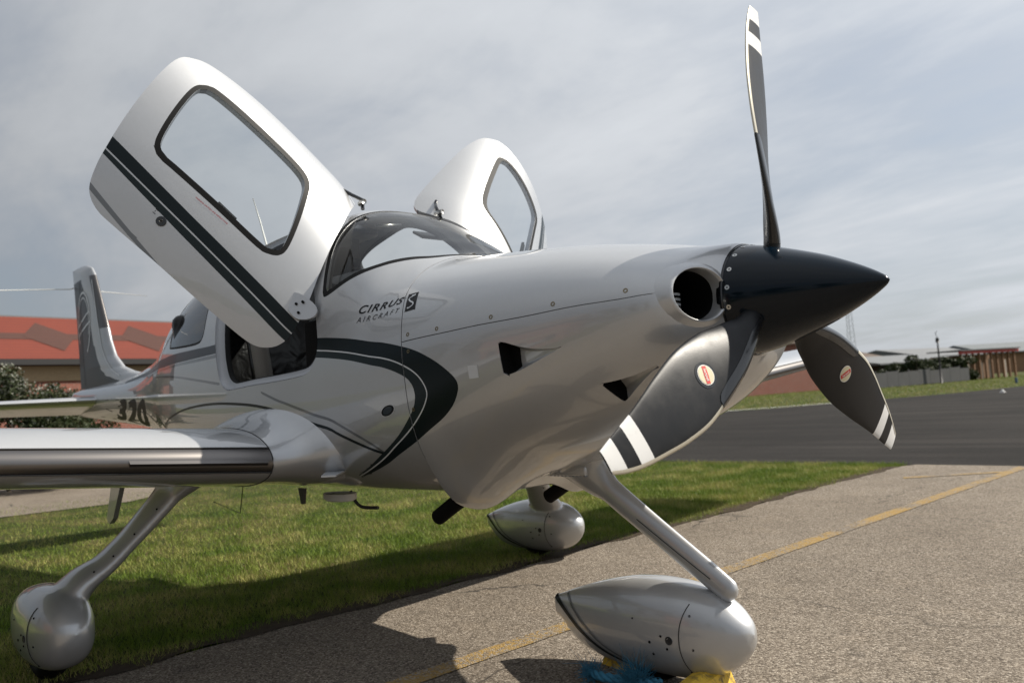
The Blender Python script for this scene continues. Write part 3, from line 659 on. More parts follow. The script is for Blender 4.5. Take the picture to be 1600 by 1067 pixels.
for port in (False, True):
    sd_ = ~star if port else star
    dmask = door_ & sd_ & ~(D['dwin'] < -.021)
    v, f, n, _ = sub(dmask); f = outward(v, f, n); NF = len(f)
    V, FA, M = thicken(v, f, n, .030, cmat[dmask], 8, 9)
    nn = np.concatenate([n, -n])
    dob = mesh_obj('cabin_door', dpose(V, port), FA, HM+['door_inner', 'jamb'], AP, M, True)
    me = dob.data; li = np.zeros(len(me.loops), int); me.loops.foreach_get('vertex_index', li); ln = np.zeros((len(li), 3)); ln[:6*NF] = dvec(nn, port)[li[:6*NF]]
    for p in me.polygons:
        if p.index >= 2*NF:
            for l in p.loop_indices: ln[l] = p.normal
    me.normals_split_custom_set([tuple(x) for x in ln])
    v, f, n, _ = sub(door_ & sd_ & (D['dwin'] < -.021), -.004)
    mesh_obj('window_pane', dpose(v, port), outward(v, f, n), 'glass_clear', dob, None, True, dvec(n, port))
    # edge seal of the door
    ring = []
    def mm(x, ph, off=0.0):
        p = SP([(x, ph if not port else 180-ph)], off); return p[0]
    c2 = DOOR.mean(0)
    loop = [mm(q[0]+(c2[0]-q[0])*.035, (q[1]+(c2[1]-q[1])*.035)/KS, -.034) for q in DOOR[::2]]
    tv, tf = tube(loop+[loop[0]], .007, 6, False); mesh_obj('door_seal', dpose(tv, port), tf, 'black_rubber', dob)
    # inside latch block
    q = mm(-1.25, 33.2, -.05); b_, f_ = box(0, 0, 0, .10, .015, .03); mesh_obj('latch_block', dpose(b_+q+(0, 0, .012), port), f_, 'seat_trim', dob, None, False)
    # lock
    q = mm(-1.389, 16.6); nq = SN([(-1.389, 16.6 if not port else 163.4)])[0]
    t1 = np.cross(nq, [0, 0, 1.]); t1 /= np.linalg.norm(t1); t2 = np.cross(nq, t1)
    def disc(rad, h, q=q, nq=nq, t1=t1, t2=t2, rin=0.0):
        an = np.linspace(0, 2*np.pi, 24, endpoint=False); cs = np.cos(an)[:, None]*t1+np.sin(an)[:, None]*t2
        return loft([q+cs*rad, q+cs*rad+nq*h*.7, q+cs*rad*.9+nq*h])
    lv, lf = disc(.0215, .004); lk = mesh_obj('door_lock', dpose(lv, port), lf, 'black_gloss', dob); auto_smooth(lk)
    lv, lf = disc(.0075, .0065); mesh_obj('key_barrel', dpose(lv, port), lf, 'screw_steel', dob)
    lv, lf = disc(.003, .0072); mesh_obj('keyhole', dpose(lv, port), lf, 'soot_and_shade', dob)
    if not port:
        tv, tf = text_mesh('WARNING: CAUTION AND INSTRUCTIONS', .0072, .0001)
        L = tv[:, 0].max(); uvp = np.stack([-1.369+(tv[:, 0]/L)*.169, 30.0+.7*tv[:, 0]/L+tv[:, 1]/KS], 1)
        mesh_obj('warning_text', dpose(SP(uvp, .0012), port), tf, 'decal_red', dob, None, False)
        tv, tf = text_mesh('1-1', .020, .0003); uvp = np.stack([-1.440+tv[:, 1], 19.0-tv[:, 0]/KS], 1)
        mesh_obj('lock_marking', dpose(SP(uvp, .0012), port), tf, 'decal_black', dob, None, False)
    # hinges: lower goose-neck plate and upper arm, fixed between frame and door
    sg = 1 if port else -1
    hp = np.array([(-.675, .634, 1.480), (-.70, .640, 1.525), (-.765, .685, 1.575), (-.785, .715, 1.52), (-.745, .70, 1.46), (-.695, .660, 1.452)])*(1, sg, 1)
    hc = catmull(hp, 4, True); hn = np.cross(hp[2]-hp[0], hp[4]-hp[0]); hn /= np.linalg.norm(hn)
    if (hn[1]*sg) < 0: hn = -hn
    hv, hf = loft([hc-hn*.008, hc+hn*.008]); hg = mesh_obj('lower_hinge', hv, hf, 'silver', AP); auto_smooth(hg)
    for k in ((-.725, .672, 1.528), (-.750, .69, 1.522), (-.735, .690, 1.482)):
        c = np.array(k)*(1, sg, 1)+hn*.012; an = np.linspace(0, 2*np.pi, 10, endpoint=False); a1 = np.cross(hn, [0, 0, 1.]); a1 /= np.linalg.norm(a1); a2 = np.cross(hn, a1)
        sv_, sf_ = loft([c+(np.cos(an)[:, None]*a1+np.sin(an)[:, None]*a2)*.006-hn*.01, c+(np.cos(an)[:, None]*a1+np.sin(an)[:, None]*a2)*.006]); mesh_obj('hinge_screw', sv_, sf_, 'soot_and_shade', hg, None, False)
    uh = np.array([-.888, .232*sg, 2.045])
    tv, tf = tube([uh+(.015, .01*sg, -.03), uh+(.0, .0, .02), uh+(-.05, .03*sg, .055), uh+(-.10, .075*sg, .10)], [.010, .010, .009, .009], 8); ua = mesh_obj('upper_hinge', tv, tf, 'black_gloss', AP)
    tv, tf = tube([uh+(-.02, -.0*sg, .005), uh+(.03, .01*sg, .005)], .014, 10); mesh_obj('hinge_pin', tv, tf, 'screw_steel', ua)

# door openings: jamb, flange and seal
for port in (False, True):
    c2 = DOOR.mean(0)
    def lp(sc, off): 
        q = DOOR+(c2-DOOR)*sc; ph = q[:, 1]/KS; return SP(np.stack([q[:, 0], 180-ph if port else ph], 1), off)
    v, f = loft([lp(-.006, -.001), lp(0, -.028), lp(.075, -.034), lp(.085, -.034), lp(.09, -.06)], True, False)
    n_ = len(DOOR); fmj = [0]*(2*n_)+[1]*(2*n_)
    mesh_obj('door_frame', v, f, ['jamb', 'black_rubber'], AP, fmj, True)

# rivets / screws on the cowl
def surf_disc(name, x, ph, rad, h, m, par, m2=None):
    q = SP([(x, ph)])[0]; nq = SN([(x, ph)])[0]; t1 = np.cross(nq, [1., 0, 0]); t1 /= np.linalg.norm(t1); t2 = np.cross(nq, t1)
    an = np.linspace(0, 2*np.pi, 14, endpoint=False); cs = np.cos(an)[:, None]*t1+np.sin(an)[:, None]*t2
    v, f = loft([q+cs*rad-nq*.002, q+cs*rad+nq*h, q+cs*rad*.55+nq*h, q+cs*rad*.5+nq*(h-.0015)]); fm_ = [0]*(3*14)+[1, 1]
    o = mesh_obj(name, v, f, [m, m2 or m], par, fm_, False); return o
for (x, ph) in [(.859, 8.2), (.607, 9.8), (.353, 10.6), (.091, 11.2), (-.070, 11.3)]:
    for p_ in (ph, 180-ph): surf_disc('cowl_screw', x, p_, .0082, .0012, 'screw_brass', ucowl, 'soot_and_shade')
for (x, ph) in [(-.058, 5.1), (-.053, -15.0), (-.053, -32.4)]:
    for p_ in (ph, 180-ph): surf_disc('cowl_screw', x, p_, .0075, .0012, 'screw_brass', lcowl, 'soot_and_shade')

# cowl inlets: rolled lip and duct
for sg in (-1, 1):
    an = np.linspace(0, 2*np.pi, 48, endpoint=False); yy = sg*(.268+.108*np.cos(an)); z_ = 1.338+.084*np.sin(an); xx = []
    for a_, b_ in zip(yy, z_):
        lo, hi = .78, 1.0349
        for _ in range(40):
            m_ = .5*(lo+hi)
            if FF(np.array([[m_, a_, b_]]))[0] < 0: lo = m_
            else: hi = m_
        xx.append(lo)
    xx = np.array(xx); xx = .84*xx+.16*xx.mean()+.004
    loops = []
    for sc, dx in ((1.30, -.030), (1.18, -.012), (1.08, .004), (1.02, .009), (.985, .007), (.965, -.004), (.955, -.022), (.96, -.040)):
        base_x = xx if sc < 1.2 else None
        y2 = sg*.268+(yy-sg*.268)*sc; z2 = 1.338+(z_-1.338)*sc
        if sc >= 1.08:
            x2 = []
            for a_, b_ in zip(y2, z2):
                lo, hi = .70, 1.0349
                for _ in range(40):
                    m_ = .5*(lo+hi)
                    if FF(np.array([[m_, a_, b_]]))[0] < 0: lo = m_
                    else: hi = m_
                x2.append(lo)
            x2 = np.array(x2); wgt = {1.30: 1.0, 1.18: .75, 1.08: .3}[sc]; x2 = wgt*(x2-.003 if sc == 1.30 else x2)+(1-wgt)*(xx+.006)
        else: x2 = xx+dx
        loops.append(np.stack([x2, y2, z2], 1))
    v, f = loft(loops[::sg] if sg > 0 else loops, True, False); mesh_obj('inlet_lip', v, f, 'silver', lcowl)
    lpz = loops[-1]; c = lpz.mean(0)
    l2 = c+(lpz-c)*1.0; l3 = c+(lpz-c)*1.25+(-.10, 0, 0); l4 = c+(lpz-c)*1.25+(-.24, 0, 0)
    v, f = loft([l2, l3, l4], True, False); f.append(tuple(range(2*48, 3*48))); mesh_obj('inlet_duct', v, f, 'soot_and_shade', lcowl)  # duct walls coloured black to stand for the shade inside
    for k in range(5):
        v, f = tube([c+(-.072, .030*sg, -.06+.016*k), c+(-.072, .030*sg, -.052+.016*k)], .052, 24); mesh_obj('cylinder_fin', v, f, 'galv', lcowl)

# NACA style side vents: a ramp sinking from the front tip to a dark duct mouth at the rear
def span(poly, x):
    ph = []
    for i in range(len(poly)):
        a, b = poly[i], poly[(i+1) % len(poly)]
        if (a[0]-x)*(b[0]-x) <= 0 and abs(a[0]-b[0]) > 1e-9: ph.append(a[1]+(b[1]-a[1])*(x-a[0])/(b[0]-a[0]))
    return (min(ph)/KS, max(ph)/KS) if ph else None
for poly, nm in ((VENT1, 'side_vent'), (VENT2, 'chin_vent')):
    x0, x1 = poly[:, 0].min()+.0008, poly[:, 0].max()-.0008; nx, ny = 30, 9
    for port in (False, True):
        rows = []
        for i, x in enumerate(np.linspace(x0, x1, nx)):
            lo, hi = span(poly, x); t = (x1-x)/(x1-x0); dep = .062*t**1.25
            row = []
            for j, u in enumerate(np.linspace(0, 1, ny)):
                ph = lo+(hi-lo)*u; e = min(u, 1-u); k = min(1, e/.10)
                row.append(SP([(x, 180-ph if port else ph)], -(.0004+dep*(k**.6 if 0 < u < 1 else 0)))[0])
            rows.append(row)
        v = np.array(rows).reshape(-1, 3); f = grid_faces(nx, ny)
        mesh_obj(nm, v, f, ['silver', 'soot_and_shade'], lcowl, [1 if (q[0]//ny) < 7 else 0 for q in f], True)  # rear rows of the ramp painted black as the shade of the recess
        bw = np.concatenate([v[:ny], v[:ny]+(SP([(x0, 180-span(poly, x0+.004)[0] if port else span(poly, x0+.004)[0])])[0]-SP([(x0, 180-span(poly, x0+.004)[0] if port else span(poly, x0+.004)[0])], -.001)[0])*(-1)])
        top = np.array([SP([(x0, (180-(a_)) if port else a_)], -.0004)[0] for a_ in np.linspace(*span(poly, x0), ny)])
        mesh_obj('duct_mouth', np.concatenate([top, v[:ny]]), grid_faces(2, ny), 'soot_and_shade', lcowl, None, False)  # end wall in the same painted-in shade

# lettering, badge
def surf_text(s, x0, x1, ph0, ph1, height, m, bold=0.0, shear=0.0, spacing=1.0, name='lettering', par=fus, lean=0.0):
    v, f = text_mesh(s, 1.0, bold, shear, spacing); lo, hi = v.min(0), v.max(0); t = (v[:, 0]-lo[0])/(hi[0]-lo[0]); h = (v[:, 1]-0)/(.73)
    x = x0+(x1-x0)*t+lean*(h-.5); ph = ph0+(ph1-ph0)*t+h*height
    return mesh_obj(name, SP(np.stack([x, ph], 1), .0011), f, m, par, None, False)
surf_text('CIRRUS', -.416, -.180, 24.2, 25.6, 3.4, 'decal_black', .020, .14, 1.18)
surf_text('AIRCRAFT', -.412, -.172, 20.7, 21.3, 2.3, 'decal_black', -.006, .14, 1.6)
surf_text('N320', -5.15, -3.75, -52, -52, 50, 'decal_black', .055, 0, 1.05, lean=.38)
lg = catmull(np.array([(-.130, 21.4), (-.126, 20.9), (-.078, 21.2), (-.072, 21.7), (-.106, 29.4), (-.111, 29.9), (-.157, 29.6), (-.162, 29.1)]), 2, True)
uvp = np.concatenate([lg, [lg.mean(0)]]); nl_ = len(lg); v = SP(uvp, .0012); lgo = mesh_obj('logo_plate', v, [(i, (i+1) % nl_, nl_) for i in range(nl_)], 'decal_black', ucowl, None, False)
sv1 = catmull(np.array([(-.135, 28.4), (-.115, 28.6), (-.140, 27.2), (-.128, 25.8), (-.100, 24.4), (-.098, 23.2), (-.115, 22.3), (-.122, 22.6)]), 5)
nrm2 = np.gradient(sv1*(1, KS), axis=0); nrm2 = np.stack([-nrm2[:, 1], nrm2[:, 0]], 1); nrm2 /= np.linalg.norm(nrm2, axis=1)[:, None]
a1 = SP(sv1+nrm2*(1, 1/KS)*.0030, .0022); a2 = SP(sv1-nrm2*(1, 1/KS)*.0030, .0022); mesh_obj('logo_swirl', np.concatenate([a1, a2]), grid_faces(2, len(sv1)), 'line_white', lgo, None, False)
an = np.linspace(0, 2*np.pi, 28, endpoint=False)
for sc, m_, o_, nm in ((1.12, 'line_white', .0010, 'badge_rim'), (1.0, 'decal_black', .0018, 'badge'), (.72, 'stripe_slate', .0026, 'badge_face')):
    uvp = np.stack([-.203+.040*sc*np.cos(an), -13.7+1.75*sc*np.sin(an)+.4*np.cos(an)], 1); uvp = np.concatenate([uvp, [(-.203, -13.7)]]); mesh_obj(nm, SP(uvp, o_), [(i, (i+1) % 28, 28) for i in range(28)], m_, fus, None, False)
# pale service hatch patch on the lower cowl
hq = [(.245, -4.5), (.290, -5.0), (.290, -9.5), (.247, -9.0)]
v = SP(hq, .0012); mesh_obj('service_decal', v, [(0, 1, 2, 3)], 'line_white', lcowl, None, False)
# defog duct moulding on the shoulder ahead of the windshield
# foot plate on the wing root
spl = np.array([[(-.538, -.738, .79), (-.862, -.51, .79), (-.778, -.446, .79), (-.63, -.575, .79), (-.480, -.704, .79)]])
top = np.concatenate([spl[0]+(0, 0, .003), spl[0]-(0, 0, .003)]); n4 = len(spl[0]); stp = mesh_obj('step_plate', top, [tuple(range(n4)), tuple(range(2*n4-1, n4-1, -1))]+[(i, n4+i, n4+(i+1) % n4, (i+1) % n4) for i in range(n4)], 'line_white', AP, None, False)

# exhaust pipes below the moulded outlets
for sg in (-1, 1):
    y0 = .33*sg; pth = [(.0, y0, .715), (-.09, y0, .69), (-.20, y0, .638), (-.31, y0, .580)]
    v, f = tube(pth, .033, 18, False); v2, f2 = tube(pth, .029, 18, False)
    mesh_obj('exhaust_pipe', *join([(v, f), (v2, [q[::-1] for q in f2])]), 'soot_and_shade', lcowl)
# belly skid of the nose leg: flat louvred panel
v, f = box(.12, 0, .752, .34, .13, .04); o = mesh_obj('belly_panel', v, f, 'silver', lcowl); bevel(o, .008)
for k in range(14):
    v, f = box(.02+.020*k, -.05, .731, .010, .02, .004); mesh_obj('louvre', v, f, 'galv', lcowl, None, False)

# ---- wings
def airfoil(n=40, t=.15, cam_=.02, pc=.4):
    b = np.linspace(0, np.pi, n); x = .5*(1-np.cos(b)); yt = 5*t*(.2969*np.sqrt(x)-.126*x-.3516*x**2+.2843*x**3-.1036*x**4)
    yc = np.where(x < pc, cam_/pc**2*(2*pc*x-x*x), cam_/(1-pc)**2*((1-2*pc)+2*pc*x-x*x))
    up_ = np.stack([x, yc+yt], 1)[::-1]; lo_ = np.stack([x, yc-yt], 1)[1:-1]
    return np.concatenate([up_, lo_])     # TE over the top to LE, back below
def wing_secs(rows, sg, n=40):
    out = []
    for (y, xle, z, ch, t, tw) in rows:
        a = airfoil(n, t); c, s = math.cos(R(tw)), math.sin(R(tw)); px = a[:, 0]*ch; pz = a[:, 1]*ch
        out.append(np.stack([xle-(px*c+pz*s*0), np.full(len(a), sg*y), z+pz-px*s], 1))
    return out
def lerp_rows(r0, r1, n): return [tuple(np.array(r0)+(np.array(r1)-np.array(r0))*t) for t in np.linspace(0, 1, n)]
W0 = (.835, -.75, .856, 1.44, .180, 1.0); W1 = (4.95, -.95, 1.238, .98, .15, -.5)
for sg in (-1, 1):
    rows = lerp_rows(W0, W1, 24)+[(5.08, -.99, 1.258, .92, .12, -.5), (5.17, -1.07, 1.268, .76, .11, -.5), (5.21, -1.20, 1.274, .50, .08, -.5)]
    ss = wing_secs(rows, sg); n_ = len(ss[0]); v, f = loft(ss, True, True)
    fm_ = []
    for q in f:
        if len(q) > 4: fm_.append(0); continue
        j = q[0] % n_
        fm_.append(1 if 35 <= j <= 41 else 0)
    wo_ = mesh_obj('wing', v, f if sg < 0 else [q[::-1] for q in f], ['silver', 'titanium', 'seam'], AP, fm_, True); auto_smooth(wo_, 40)
    # black edge lines of the de-icing strip, and the root joint line
    for j in (35, 42):
        pts = np.array([s[j] for s in ss[:25]]); cen = np.array([s.mean(0) for s in ss[:25]]); pts = pts+(pts-cen)*.004
        tv, tf = tube(pts, .0035, 6); mesh_obj('strip_edge', tv, tf, 'seam', wo_)
    pts = ss[0]+(0, -.001*-sg, 0); pts = np.concatenate([pts, pts[:1]]); tv, tf = tube(pts, .0028, 5, False); mesh_obj('root_joint', tv, tf, 'seam', wo_)
    # stall strip block on the leading edge
    q0, q1 = np.array(W0), np.array(W1); ys_ = np.linspace(.86, 1.40, 6); sl = []
    for yv in ys_:
        r_ = q0+(q1-q0)*(yv-q0[0])/(q1[0]-q0[0]); sl.append(np.array([(r_[1]-.010, sg*yv, r_[2]+.020), (r_[1]+.010, sg*yv, r_[2]-.002), (r_[1]-.012, sg*yv, r_[2]-.022)]))
    v, f = loft(sl); mesh_obj('stall_strip', v, f, 'titanium', wo_, None, False)
    # root fairing
    rr = [W0, (.80, -.747, .857, 1.45, .182, 1.0), (.765, -.738, .860, 1.475, .187, 1.0), (.73, -.726, .864, 1.50, .192, 1.0), (.70, -.708, .870, 1.54, .200, 1.0), (.672, -.685, .878, 1.59, .208, 1.0), (.645, -.655, .886, 1.65, .216, 1.0), (.60, -.61, .892, 1.72, .225, 1.0), (.50, -.58, .895, 1.8, .23, 1.0)]
    ss = wing_secs(rr, sg); v, f = loft(ss, True, False); mesh_obj('wing_root_fairing', v, f if sg > 0 else [q[::-1] for q in f], 'silver', AP)
    # flap hinge bracket and aileron hinge under the wing
    for (yb, xb) in ((1.05, -2.02), (2.9, -1.95)):
        zb = .80+.082*(yb-.8)
        pv = np.array([(xb+.16, 0, zb+.04), (xb-.02, 0, zb+.02), (xb-.15, 0, zb-.25), (xb-.11, 0, zb-.27), (xb-.05, 0, zb-.24)]); pc_ = np.concatenate([pv+(0, sg*yb-.012, 0), pv+(0, sg*yb+.012, 0)])
        m_ = len(pv); mesh_obj('flap_bracket', pc_, [tuple(range(m_-1, -1, -1)), tuple(range(m_, 2*m_))]+[(i, (i+1) % m_, m_+(i+1) % m_, m_+i) for i in range(m_)], 'silver', wo_, None, False)

# ---- fin, rudder, tailplane
FIN_LE = np.array([(1.40, -3.9), (1.45, -4.45), (1.472, -4.60), (1.50, -4.80), (1.557, -5.05), (1.669, -5.25), (1.816, -5.363), (1.975, -5.442), (2.241, -5.598), (2.475, -5.743), (2.545, -5.82), (2.585, -5.95), (2.60, -6.08)])
FIN_TE = np.array([(1.20, -6.27), (1.66, -6.30), (2.075, -6.345), (2.43, -6.40), (2.60, -6.43)])
def fin_row(z): return np.interp(z, FIN_LE[:, 0], FIN_LE[:, 1]), np.interp(z, FIN_TE[:, 0], FIN_TE[:, 1])
zs = np.concatenate([np.linspace(1.42, 1.60, 28), np.linspace(1.61, 2.50, 50), np.linspace(2.52, 2.60, 7)])
fs, rs = [], []
for z in zs:
    le, te = fin_row(z); hx = te+(.30 if z < 2.52 else .30); ch = le-te
    t = .105 if z < 2.5 else .105*math.sqrt(max(.02, 1-((z-2.5)/.105)**2))
    t *= np.interp(z, [1.42, 1.6, 2.0], [.55, .85, 1.0])
    a = airfoil(64, t, 0.0); fs.append(np.stack([le-a[:, 0]*ch, a[:, 1]*ch, np.full(len(a), z)], 1))
v, f = loft(fs, True, True); n_ = len(fs[0]); fm_ = []
for q in f:
    c = v[list(q)].mean(0); m_ = 0
    le, te = fin_row(c[2]); u = (le-c[0])/max(le-te, 1e-3)
    if c[2] < 2.46:
        # slate field on the fin with a light arc
        yb = np.interp(c[2], [1.44, 1.5, 1.62, 1.9, 2.2, 2.46], [.36, .38, .34, .36, .36, .5])
        if u > yb: m_ = 1
        if c[2] > 1.93 and u < .13: m_ = 2
    fm_.append(m_)
fin = mesh_obj('tail_fin', v, f, ['silver', 'stripe_slate', 'titanium'], AP, fm_, True); auto_smooth(fin, 50)
for sg in (-1, 1):
    def fy(x, z):
        le, te = fin_row(z); ch = le-te; u = np.clip((le-x)/ch, .01, .99); t = .105*np.interp(z, [1.42, 1.6, 2.0], [.55, .85, 1.0])
        return 5*t*ch*(.2969*np.sqrt(u)-.126*u-.3516*u**2+.2843*u**3-.1036*u**4)
    def fin_ribbon(pts, wd, m_, nm):
        pts = np.asarray(pts); d = np.gradient(pts, axis=0); nn_ = np.stack([-d[:, 1], d[:, 0]], 1); nn_ /= np.linalg.norm(nn_, axis=1)[:, None]; rows_ = []
        for s_ in (-.5, .5):
            q = pts+nn_*wd*s_; rows_.append(np.stack([q[:, 0], [sg*(fy(a, b)+.003) for a, b in q], q[:, 1]], 1))
        mesh_obj(nm, np.concatenate(rows_), grid_faces(2, len(pts)), m_, fin, None, False)
    an = np.linspace(R(-65), R(215), 46)
    fin_ribbon(np.stack([-6.02+.235*np.cos(an), 2.03+.30*np.sin(an)], 1), .022, 'line_white', 'fin_ring')
    fin_ribbon(np.stack([-6.02+.195*np.cos(an[6:-6]), 2.03+.25*np.sin(an[6:-6])], 1), .014, 'line_white', 'fin_ring')
    fin_ribbon([(-6.25, 2.02), (-6.1, 2.06), (-5.9, 2.11), (-5.80, 2.13)], .018, 'line_white', 'fin_bar')
    fin_ribbon([(-6.25, 1.93), (-6.1, 1.97), (-5.9, 2.01), (-5.79, 2.03)], .018, 'line_white', 'fin_bar')
    fin_ribbon(catmull([(-6.13, 2.44), (-6.115, 2.1), (-6.10, 1.7), (-6.08, 1.45)], 6), .012, 'seam', 'rudder_gap')
    fin_ribbon(catmull([(-5.0, 1.475), (-5.25, 1.56), (-5.45, 1.72), (-5.56, 1.95), (-5.66, 2.2), (-5.76, 2.42)], 6), .014, 'line_white', 'fin_edge_line')
    # antenna whiskers on the fin
    tv, tf = tube([(-6.38, sg*.01, 2.43), (-6.40, sg*.03, 2.42), (-6.55, sg*.75, 2.40)], [.006, .005, .003], 6); mesh_obj('nav_antenna', tv, tf, 'antenna_white', fin)
    rows = [(0.02, -5.30, 1.285, .92, .10, 7.0), (.30, -5.33, 1.287, .87, .10, 7.0), (1.90, -5.52, 1.293, .58, .10, 7.0), (1.96, -5.56, 1.294, .48, .08, 7.0), (1.975, -5.66, 1.295, .25, .05, 7.0)]
    v, f = loft(wing_secs(rows, sg, 24), True, True); st_ = mesh_obj('tailplane', v, f if sg < 0 else [q[::-1] for q in f], 'silver', AP); auto_smooth(st_, 40)

# ---- propeller
HUB = np.array([1.108, 0, 1.323]); PHI = -.0543
px_ = np.array([1.030, 1.06, 1.10, 1.17, 1.25, 1.30, 1.36, 1.43, 1.465, 1.485, 1.492]); pr_ = np.array([.184, .180, .172, .152, .126, .108, .082, .047, .026, .011, .0015])
xx = np.concatenate([np.linspace(1.03, 1.46, 40), np.linspace(1.465, 1.492, 10)]); rr_ = pchip(px_, pr_, xx); an = np.linspace(0, 2*np.pi, 72, endpoint=False)
v, f = loft([np.stack([np.full(72, x), r*np.cos(an), 1.325+r*np.sin(an)], 1) for x, r in zip(xx, rr_)], True, True); spn = mesh_obj('spinner', v, f, 'spinner_paint', AP); auto_smooth(spn, 50)
v, f = loft([np.stack([np.full(72, x), r*np.cos(an), 1.325+r*np.sin(an)], 1) for x, r in ((1.012, .172), (1.030, .176), (1.031, .186), (1.038, .187), (1.042, .184))], True, True); bp_ = mesh_obj('spinner_backplate', v, f, 'black_gloss', spn); auto_smooth(bp_, 30)
for k in range(18):
    a = R(10+20*k); r = float(pchip(px_, pr_, 1.058)); nq = np.array([.25, math.cos(a), math.sin(a)]); nq /= np.linalg.norm(nq); q = np.array([1.058, r*math.cos(a), 1.325+r*math.sin(a)])
    t1 = np.cross(nq, [1., 0, 0]); t1 /= np.linalg.norm(t1); t2 = np.cross(nq, t1); an2 = np.linspace(0, 2*np.pi, 12, endpoint=False); cs = np.cos(an2)[:, None]*t1+np.sin(an2)[:, None]*t2
    v, f = loft([q+cs*.0078-nq*.002, q+cs*.0078+nq*.0015, q+cs*.003+nq*.0015, q+cs*.0028+nq*.0]); mesh_obj('spinner_screw', v, f, ['screw_steel', 'soot_and_shade'], spn, [0]*36+[1, 1], False)

B_LE = np.array([(.10, .035), (.15, .042), (.19, .053), (.28, .081), (.38, .107), (.5, .126), (.6, .135), (.69, .127), (.79, .107), (.88, .084), (.95, .056), (.988, .035)])
B_TE = np.array([(.10, -.035), (.15, -.032), (.20, -.031), (.26, -.048), (.3, -.057), (.4, -.080), (.53, -.089), (.67, -.076), (.76, -.062), (.85, -.049), (.91, -.044), (.988, -.035)])
def smooth_edge(tab, r): return pchip(tab[:, 0], tab[:, 1], r)
def beta(r): return np.radians(pchip([.10, .15, .3, .4, .5, .65, .8, 1.0], [52, 48, 34, 27, 21.5, 16, 11, 7], r))
def b_pt(r, s, n, k):
    a = PHI+k*2*math.pi/3; rad = np.array([0, -math.sin(a), math.cos(a)]); t = np.array([0, -math.cos(a), -math.sin(a)]); b = beta(r); ch = math.cos(b)*t+math.sin(b)*np.array([1., 0, 0]); nm = math.cos(b)*np.array([1., 0, 0])-math.sin(b)*t
    return HUB+r*rad+s*ch+n*nm
def b_th(r): return np.interp(r, [.10, .2, .3, .5, .8, .99], [.036, .030, .020, .013, .008, .004])
def b_front(r, u):   # height of the forward (cambered) face, u 0=TE 1=LE
    return b_th(r)*(1.15*np.sqrt(max(0, 1-(2*u-1)**2))**.9)
rs_ = np.unique(np.round(np.concatenate([np.linspace(.10, .835, 50), [.8352, .885, .8852, .935, .9352], np.linspace(.84, .988, 16)]), 4))
us = .5*(1-np.cos(np.linspace(0, np.pi, 19)))
